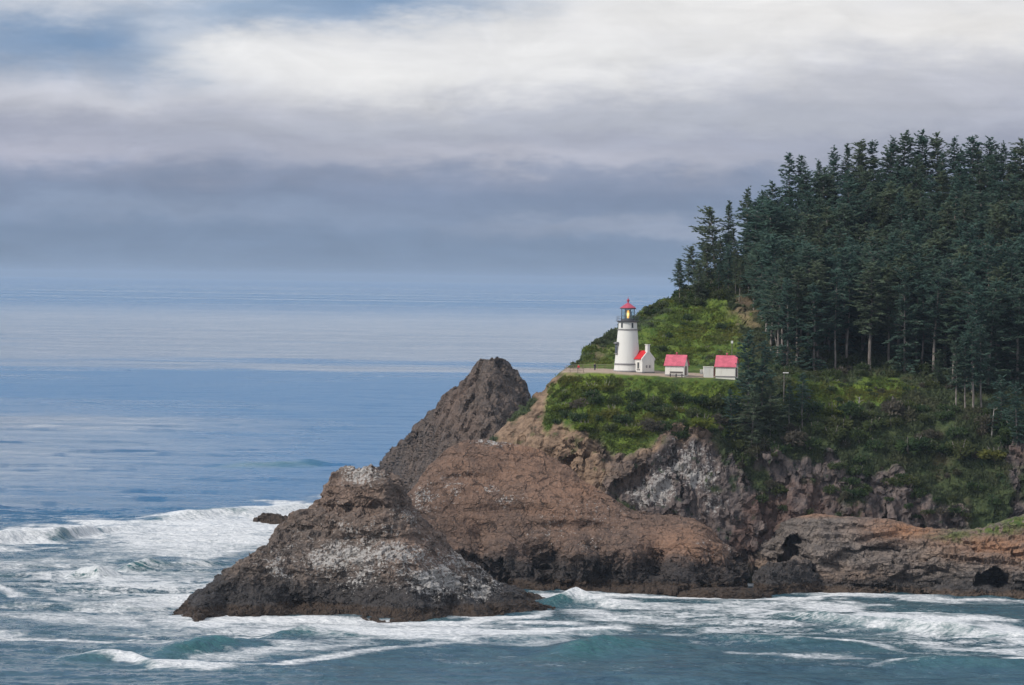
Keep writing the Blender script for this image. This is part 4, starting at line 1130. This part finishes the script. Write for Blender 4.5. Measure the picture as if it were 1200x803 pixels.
def conifer(seed, H, start, rmax, kind='full', lean=0.0, wind=0.0):
    r = random.Random(seed)
    V, Fc, tb = [], [], MB()
    tr = H * .0085 + .05
    axis = lambda z: Vector((lean * H * (z / H) ** 1.5 * .15 + .12 * math.sin(z * .35 + seed), .12 * math.cos(z * .3 + seed * 2), z))
    tb.tube([axis(H * k / 8) if k else Vector((0, 0, -1.5)) for k in range(9)], [tr * (1.25 - 1.15 * k / 8) for k in range(9)], 7)
    z = H * start
    while z < H * .985:
        f = (z / H - start) / (1 - start)              # 0 low .. 1 tip
        if kind == 'round': R0 = rmax * math.sqrt(max(0.03, 1 - f ** 2.4)) * (.55 + .45 * min(1, f * 3 + .3))
        else: R0 = rmax * ((1 - f) ** .52 * .93 + .07) * (.6 + .4 * min(1, f * 5 + .2))
        nb = max(3, int(r.uniform(4, 7) * (1 - .3 * f)))
        a0 = r.uniform(0, 6.28)
        for b in range(nb):
            a = a0 + b * 6.283 / nb + r.uniform(-.5, .5)
            L = R0 * r.uniform(.40, 1.2) * (1 + wind * math.cos(a)) * (1 + .30 * math.sin(2 * a + z * .55 + seed) + .18 * math.sin(a - z * .9 + seed * 2))
            if L < .2: continue
            if r.random() < (.16 if f < .5 else .06): continue
            el = r.uniform(-.4, .3) + .5 * f
            d = Vector((math.cos(a) * math.cos(el), math.sin(a) * math.cos(el), math.sin(el)))
            o = axis(min(H * .99, z + r.uniform(-.8, .8)))
            tip = o + d * L + Vector((0, 0, -.06 * L * L * .4))
            if L > 1.2: tb.tube([o, o.lerp(tip, .9)], [.05, .015], 3)
            n = max(2, int(L / .42))
            for k in range(n):
                t = (k + r.uniform(.3, 1)) / n
                if t < .18: continue
                c = o.lerp(tip, t) + Vector((r.uniform(-.15, .15), r.uniform(-.15, .15), r.uniform(-.3, .35)))
                wdt = L * .34 * (1.15 - t * .7) + .2
                for q in range(5):
                    sd_ = r.uniform(-1, 1)
                    cc = c + Vector((-d.y, d.x, 0)) * wdt * sd_ * .55 + Vector((0, 0, -abs(sd_) * .12))
                    ad = (d + Vector((-d.y, d.x, 0)) * sd_ * 1.0 + Vector((0, 0, r.uniform(-.5, .35))))
                    spray(V, Fc, cc, r.uniform(.5, 1.15), r.uniform(.3, .62), ad, r.uniform(-.7, .7), r)
        z += r.uniform(.42, .8) * (1 - .3 * f)
    for k in range(10):
        c = axis(H * r.uniform(.95, 1.0)); spray(V, Fc, c, .8, .3, Vector((r.uniform(-.3, .3), r.uniform(-.3, .3), 1)), r.uniform(-1, 1), r)
    return V, Fc, tb

def tree_proto(seed, H, start, rmax, kind='full', lean=0, wind=0, leaf=None, bark=None):
    V, Fc, tb = conifer(seed, H, start, rmax, kind, lean, wind)
    o = empty('spruce_tree', (0, 0, 0))
    mesh_np('crown', [tuple(q) for q in V], Fc, leaf or M_needle, o, False)
    tb.build('trunk', bark or M_bark, o, True)
    return o, H
used = set()
def place(proto, loc, height, rz, label, cat, group, sx=1.0):
    o, H = proto
    k = height / H
    if id(o) in used:
        r = o.copy(); S.collection.objects.link(r)
        for ch in o.children:
            c = ch.copy(); S.collection.objects.link(c); c.parent = r
        root = r
    else:
        used.add(id(o)); root = o
    root.location = loc; root.rotation_euler = (rnd.uniform(-.045, .045), rnd.uniform(-.045, .045), rz); root.scale = (k * sx, k * sx, k)
    for key in ('label', 'category', 'group'):
        if key in root: del root[key]
    tag(root, label, cat, group)
    return root
FULL = [tree_proto(100 + i, 20, .06, 4.4, 'full') for i in range(4)]
ROUND = [tree_proto(120 + i, 17, .14, 4.6, 'round') for i in range(4)]
BARE = [tree_proto(140 + i, 24, .36, 4.0, 'full' if i % 2 else 'round') for i in range(4)]
WIND = [tree_proto(160 + i, 15, .20, 4.2, 'full' if i else 'round', -.8, -.35) for i in range(3)]

planted = []
def free(x, y, d):
    return all((x - a) ** 2 + (y - b) ** 2 > d * d for a, b in planted)
# trees along the skyline: (base column, top row) of each
sky_tr = [(799, 303), (814, 289), (838, 243), (853, 234), (875, 218), (891, 224), (905, 212), (926, 178), (939, 181), (957, 186), (974, 170), (990, 167), (1006, 163), (1024, 163), (1043, 160), (1058, 153), (1078, 153), (1098, 156), (1119, 159), (1139, 158), (1158, 161), (1176, 166), (1194, 162), (1216, 165)]
SKY_LABEL = {0: ('leftmost windswept spruce at the end of the tree line above the green hillside', WIND), 1: ('short spruce second from the left end of the skyline', WIND), 2: ('open windswept spruce with gaps showing sky, left of the tall skyline pair', WIND),
             3: ('slender spruce with see through crown standing right behind the open windswept spruce', BARE), 4: ('narrow pointed spruce on the steep skyline below the tall twin spruces', FULL), 7: ('tall pointed spruce forming the first shoulder of the skyline', BARE), 8: ('tall spruce touching the first shoulder spruce of the skyline on its right', BARE), 15: ('highest spruce at the summit of the wooded hill', ROUND)}
LUU = np.array([q[0] for q in l8]); LUV = np.array([q[1] for q in l8]); LUY = np.array([q[2] for q in l8])
for i, (u, vt) in enumerate(sky_tr):
    vb = np.interp(u, LUU, LUV); Y = np.interp(u, LUU, LUY) - 2
    b = P(u, vb, Y)
    gz_ = ground(b[0], b[1])
    H = max(7, P(u, vt, Y)[2] - gz_)
    lab, protos = SKY_LABEL.get(i, ('dark spruce on the crest of the wooded hill against the sky', rnd.choice([FULL, ROUND, ROUND, BARE])))
    place(rnd.choice(protos), (b[0], b[1], gz_ - .3), H, rnd.uniform(-.6, .6) if protos is WIND else rnd.uniform(0, 6.28), lab, 'tree', 'spruces on the skyline' if i not in SKY_LABEL else None)
    planted.append((b[0], b[1]))
# the cluster in front of the far shed and other single trees: base (u, v), top v, kind, label
singles = [(877, 500, 388, FULL, 'bushy dark spruce right at the right end of the far shed'), (892, 505, 398, BARE, 'dark spruce right of the bushy one beside the far shed'), (858, 515, 455, FULL, 'short dark spruce on the slope below the far shed'), (902, 512, 440, ROUND, 'broad dark spruce below the pole with the white lamp head'),
           (880, 525, 452, ROUND, 'low rounded spruce at the foot of the dark cluster by the far shed'), (925, 505, 448, BARE, 'thin spruce with bare pole like trunk on the scrub slope'), (940, 500, 436, BARE, 'thin spruce with bare grey trunk left of the green terrace'),
           (1121, 481, 398, BARE, 'pale trunked spruce leaning at the right edge of the green terrace'), (1131, 480, 392, BARE, 'pale trunked spruce right of the leaning one by the terrace edge'), (1140, 482, 370, BARE, 'tall spruce with straight pale trunk right of the green terrace'), (1150, 481, 380, BARE, 'slim spruce with pale trunk, rightmost of the pale trunks by the terrace'),
           (1099, 452, 409, ROUND, 'small yellowish bushy spruce at the forest foot above the terrace'), (1172, 508, 440, ROUND, 'ragged low spruce on the scrub slope near the right edge'), (1192, 520, 445, FULL, 'dark spruce at the right edge above the cliff')]
for (u, vb, vt, pr, lab) in singles:
    b = site(u, vb)
    H = (vb - vt) / F_PX * b.y
    place(rnd.choice(pr), (b.x, b.y, b.z - .3), H, rnd.uniform(0, 6.28), lab, 'tree', None)
    planted.append((b.x, b.y))
# the forest
forest = [(790, 348), (830, 324), (880, 291), (960, 248), (1060, 229), (1250, 231), (1250, 462), (1200, 462), (1140, 464), (1095, 446), (1000, 437), (912, 435), (900, 402), (893, 378), (872, 356), (850, 350), (806, 354)]
idx = np.nonzero(inpoly(hu, hv, forest) & (row_of < NRH - 34) & (row_of > 120))[0]
gflat = HG.reshape(-1, 3)
rs = np.random.default_rng(5)
rs.shuffle(idx)
count = 0
for i in idx:
    x, y_, z_ = gflat[i]
    u, v = hu[i], hv[i]
    d = 4.7 if v > 300 else 4.4
    if u < 880: d = 4.6
    if not free(x, y_, d): continue
    planted.append((x, y_))
    foot = v > 385
    if u < 880: H = rnd.uniform(7.5, 11.5); pr = rnd.choice([BARE, WIND, BARE, ROUND]); lab, gr = 'spruce in the thin left end of the wood above the green hillside', 'spruces at the left end of the wood'
    elif foot: H = rnd.uniform(20, 27); pr = rnd.choice([BARE, BARE, FULL]); lab, gr = 'tall spruce at the foot of the wood with bare trunk showing', 'tall spruces at the foot of the wood'
    elif v > 300: H = rnd.uniform(15, 22); pr = rnd.choice([FULL, ROUND, ROUND, BARE]); lab, gr = 'dark spruce in the dense middle of the wooded hillside', 'spruces on the wooded hillside'
    else: H = rnd.uniform(11, 16); pr = rnd.choice([FULL, ROUND, ROUND]); lab, gr = 'dark spruce in the upper part of the wood below the crest', 'spruces on the upper hill'
    if pr is FULL and foot: lab, gr = 'dense dark spruce branched to the ground at the foot of the wood', 'dense spruces at the foot of the wood'
    place(rnd.choice(pr), (x, y_, z_ - .3), H, rnd.uniform(0, 6.28), lab, 'tree', gr, rnd.uniform(.9, 1.4) if u > 880 else rnd.uniform(.8, 1.1))
    count += 1
print('forest trees', count)

# dead snags
def snag(u, vb, vt, lean, label, twigs=4, seed=0):
    r = random.Random(seed)
    b = site(u, vb); H = (vb - vt) / F_PX * b.y
    o = empty('dead_tree', tuple(b)); tag(o, label, 'dead tree')
    MB().tube([(0, 0, -.5), (lean * .4, 0, H * .5), (lean, 0, H)], [.22, .16, .06], 7).build('trunk', M_pale, o, True)
    for k in range(twigs):
        z = H * r.uniform(.45, .95); a = r.uniform(0, 6.28); L = r.uniform(.6, 1.6)
        MB().tube([(lean * z / H, 0, z), (lean * z / H + L * math.cos(a), L * math.sin(a), z + L * .4)], [.06, .02], 5).build('branch', M_pale, o, True)
snag(911, 408, 392, -.8, 'bleached broken dead trunk among the dark spruces above the far shed', 3, 1)
snag(903, 413, 406, .2, 'short bleached stump below the broken dead trunk', 0, 2)
snag(1006, 478, 465, .3, 'pale dead snag standing on the bright green terrace', 5, 3)
snag(1162, 512, 478, .5, 'pale dead snag with twigs on the scrub near the right edge', 6, 4)
snag(938, 514, 500, -.2, 'grey dead stub on the scrub slope below the terrace', 2, 5)

# shrubs
def shrub_proto(seed, leaf, R=1.6, H=1.7, n=420, twiggy=False):
    r = random.Random(seed)
    V, Fc, tb = [], [], MB()
    lobes = [(Vector((r.uniform(-.55, .55) * R, r.uniform(-.55, .55) * R, H * r.uniform(.3, .7))), R * r.uniform(.35, .6)) for _ in range(6)]
    for _ in range(n):
        c, q = r.choice(lobes)
        d = Vector((r.gauss(0, 1), r.gauss(0, 1), r.gauss(.2, .8))).normalized()
        p_ = c + d * q * r.uniform(.6, 1.1); p_.z = max(.02, p_.z * (H / R) * .8)
        spray(V, Fc, p_, r.uniform(.22, .5), r.uniform(.16, .36), d + Vector((r.uniform(-.8, .8), r.uniform(-.8, .8), r.uniform(-.5, .8))), r.uniform(-1.5, 1.5), r)
    for c, q in lobes: tb.tube([(0, 0, -.4), c * .5, c + Vector((0, 0, q * .8))], [.06, .045, .02], 4)
    o = empty('shrub', (0, 0, 0))
    mesh_np('foliage', [tuple(q) for q in V], Fc, leaf, o, False)
    tb.build('stem', M_bark, o)
    return o, H
SH = {'green': [shrub_proto(200 + i, M_shrub) for i in range(3)], 'dry': [shrub_proto(210 + i, M_dry, 1.5, 1.6, 260) for i in range(2)], 'bright': [shrub_proto(220 + i, M_bright, 1.5, 1.1) for i in range(2)]}
zones = [([(655, 458), (700, 452), (760, 465), (800, 470), (845, 470), (850, 515), (790, 512), (720, 510), (650, 500)], 60, 2.3, {'green': .7, 'dry': .18, 'bright': .12}, 'slope below the lighthouse', 'shrubs on the slope below the lighthouse'),
         ([(850, 470), (905, 478), (1000, 486), (1080, 476), (1160, 490), (1200, 490), (1200, 525), (1150, 545), (1060, 530), (960, 522), (870, 545)], 120, 3.3, {'green': .70, 'dry': .27, 'bright': .03}, 'scrub slope below the wood and terrace', 'shrubs on the scrub slope'),
         ([(905, 444), (1080, 446), (1090, 470), (1000, 476), (910, 470)], 26, 1.3, {'green': .75, 'bright': .15, 'dry': .1}, 'green terrace below the forest', 'shrubs on the green terrace'),
         ([(760, 385), (800, 368), (850, 358), (880, 380), (870, 425), (770, 420), (750, 405)], 22, 1.3, {'bright': .7, 'green': .3}, 'green hillside behind the sheds', 'shrubs on the green hillside'),
         ([(752, 366), (790, 350), (840, 330), (850, 350), (800, 362)], 22, 2.3, {'green': 1.0}, 'hill edge left of the first spruces', 'shrubs at the hill edge'),
         ([(895, 415), (1000, 425), (1090, 432), (1140, 455), (1200, 455), (1200, 475), (1100, 462), (1000, 445), (905, 445)], 50, 1.9, {'green': .8, 'dry': .2}, 'ground under the first trunks of the wood', 'shrubs at the forest foot'),
         ([(850, 545), (900, 535), (980, 530), (1085, 548), (1180, 555), (1170, 610), (1080, 610), (900, 600)], 44, 2.0, {'green': .75, 'dry': .25}, 'rocky cliff above the shelf', 'shrubs on the cliff')]
WORD = {'green': 'dark green leafy shrub on the ', 'dry': 'grey brown twiggy shrub on the ', 'bright': 'yellow green low shrub on the '}
splant = []
for poly, n, sz, mixd, where, grp in zones:
    idx = np.nonzero(inpoly(hu, hv, poly) & (row_of < NRH - 34))[0]
    rs.shuffle(idx); k = 0
    for i in idx:
        x, y_, z_ = gflat[i]
        if not all((x - a) ** 2 + (y_ - b) ** 2 + (z_ - c_) ** 2 > (sz * 1.1) ** 2 for a, b, c_ in splant): continue
        splant.append((x, y_, z_))
        kd = rnd.choices(list(mixd), list(mixd.values()))[0]
        h = sz * rnd.uniform(.5, 1.4) * (.8 if kd == 'bright' else 1)
        place(rnd.choice(SH[kd]), (x, y_, z_ - .1), h, rnd.uniform(0, 6.28), WORD[kd] + where, 'shrub', grp + ', ' + kd, rnd.uniform(.85, 1.3))
        k += 1
        if k >= n: break
# ground cover: uncountable low growth
def cover(name, mask, n, lo, hi, mat, seed):
    r = np.random.default_rng(seed)
    ids = np.nonzero(mask)[0]
    ids = ids[r.integers(0, len(ids), n)]
    gn = grid_normals(HG).reshape(-1, 3)
    if gn[NCH * 150 + 300, 1] > 0: gn = -gn
    cl = fbm(gflat[ids] * .22 + seed, 3, .6, seed=seed)
    kp = r.uniform(0, 1, n) < np.clip(.55 + cl * 1.6, .12, 1)
    ids = ids[kp]; cl = cl[kp][:, None]; n = len(ids)
    c = gflat[ids] + r.uniform(-.35, .35, (n, 3)) * np.array([1, 1, .3])
    nn = gn[ids] + r.normal(0, .5, (n, 3)); nn /= np.linalg.norm(nn, axis=1, keepdims=True)
    tt = np.cross(nn, r.normal(0, 1, (n, 3))); tt /= np.linalg.norm(tt, axis=1, keepdims=True)
    bb_ = np.cross(nn, tt)
    lo = lo * np.clip(.85 + 1.5 * cl, .5, 1.7); hi = hi * np.clip(.85 + 1.5 * cl, .5, 1.7)
    s1_ = r.uniform(lo, hi, (n, 1)); s2_ = r.uniform(lo, hi, (n, 1))
    up = np.array([0, 0, 1.0]) * s1_ * .55 + gn[ids] * .12
    tilt = r.uniform(-.6, 1.0, (n, 1)) * s1_
    v0 = c - tt * s1_ * .5; v1 = c + tt * s1_ * .5; v2 = c + tt * s1_ * r.uniform(.1, .5, (n, 1)) + up + bb_ * s2_ * .4; v3 = c - tt * s1_ * r.uniform(.1, .5, (n, 1)) + up * .9 + bb_ * s2_ * .4
    V = np.stack([v0, v1, v2, v3], 1).reshape(-1, 3)
    o = mesh_np(name, V, np.arange(n * 4).reshape(n, 4), mat, None, False)
    tag(o, kind='stuff')
vis = (row_of < NRH - 34) & (hu > 560) & (hu < 1270)
not_path = (pathm < .05) & (terr < .6)
scr = vis & not_path & (grass < .4) & (bare < .3) & (rock < .45)
cover('undergrowth', scr, 150000, .35, .9, M_scrub, 1)
gr_ = vis & not_path & (grass > .4) & (bare < .4)
cover('grass', gr_ & (bright > .2), 34000, .18, .5, M_bright, 2)
cover('low_herbs', gr_, 34000, .2, .6, M_herb, 3)

for fam in [FULL, ROUND, BARE, WIND] + list(SH.values()):
    for o, _h in fam:
        if id(o) not in used:
            for ch_ in list(o.children): bpy.data.objects.remove(ch_)
            bpy.data.objects.remove(o)

# ------------------------------------------------------------------ sea air
hz = MB().box((0, 0, 0), (2, 2, 2))
hx0, hx1, hy0, hy1, hz0, hz1 = -60000, 60000, -300, 70000, -16, 128
vs = [(x, y_, z_) for z_ in (hz0, hz1) for x, y_ in ((hx0, hy0), (hx1, hy0), (hx1, hy1), (hx0, hy1))]
hb_ = MB().poly(vs, [(0, 3, 2, 1), (4, 5, 6, 7), (0, 1, 5, 4), (1, 2, 6, 5), (2, 3, 7, 6), (3, 0, 4, 7)])
m = bpy.data.materials.new('sea_air'); m.use_nodes = True; t = NT(m.node_tree)
vol = t.n('ShaderNodeVolumePrincipled', {'Color': (.56, .66, .78, 1), 'Density': HAZE, 'Anisotropy': 0.2})
oo = t.n('ShaderNodeOutputMaterial'); t.t.links.new(vol.outputs[0], oo.inputs['Volume'])
tag(hb_.build('haze', m), kind='stuff')
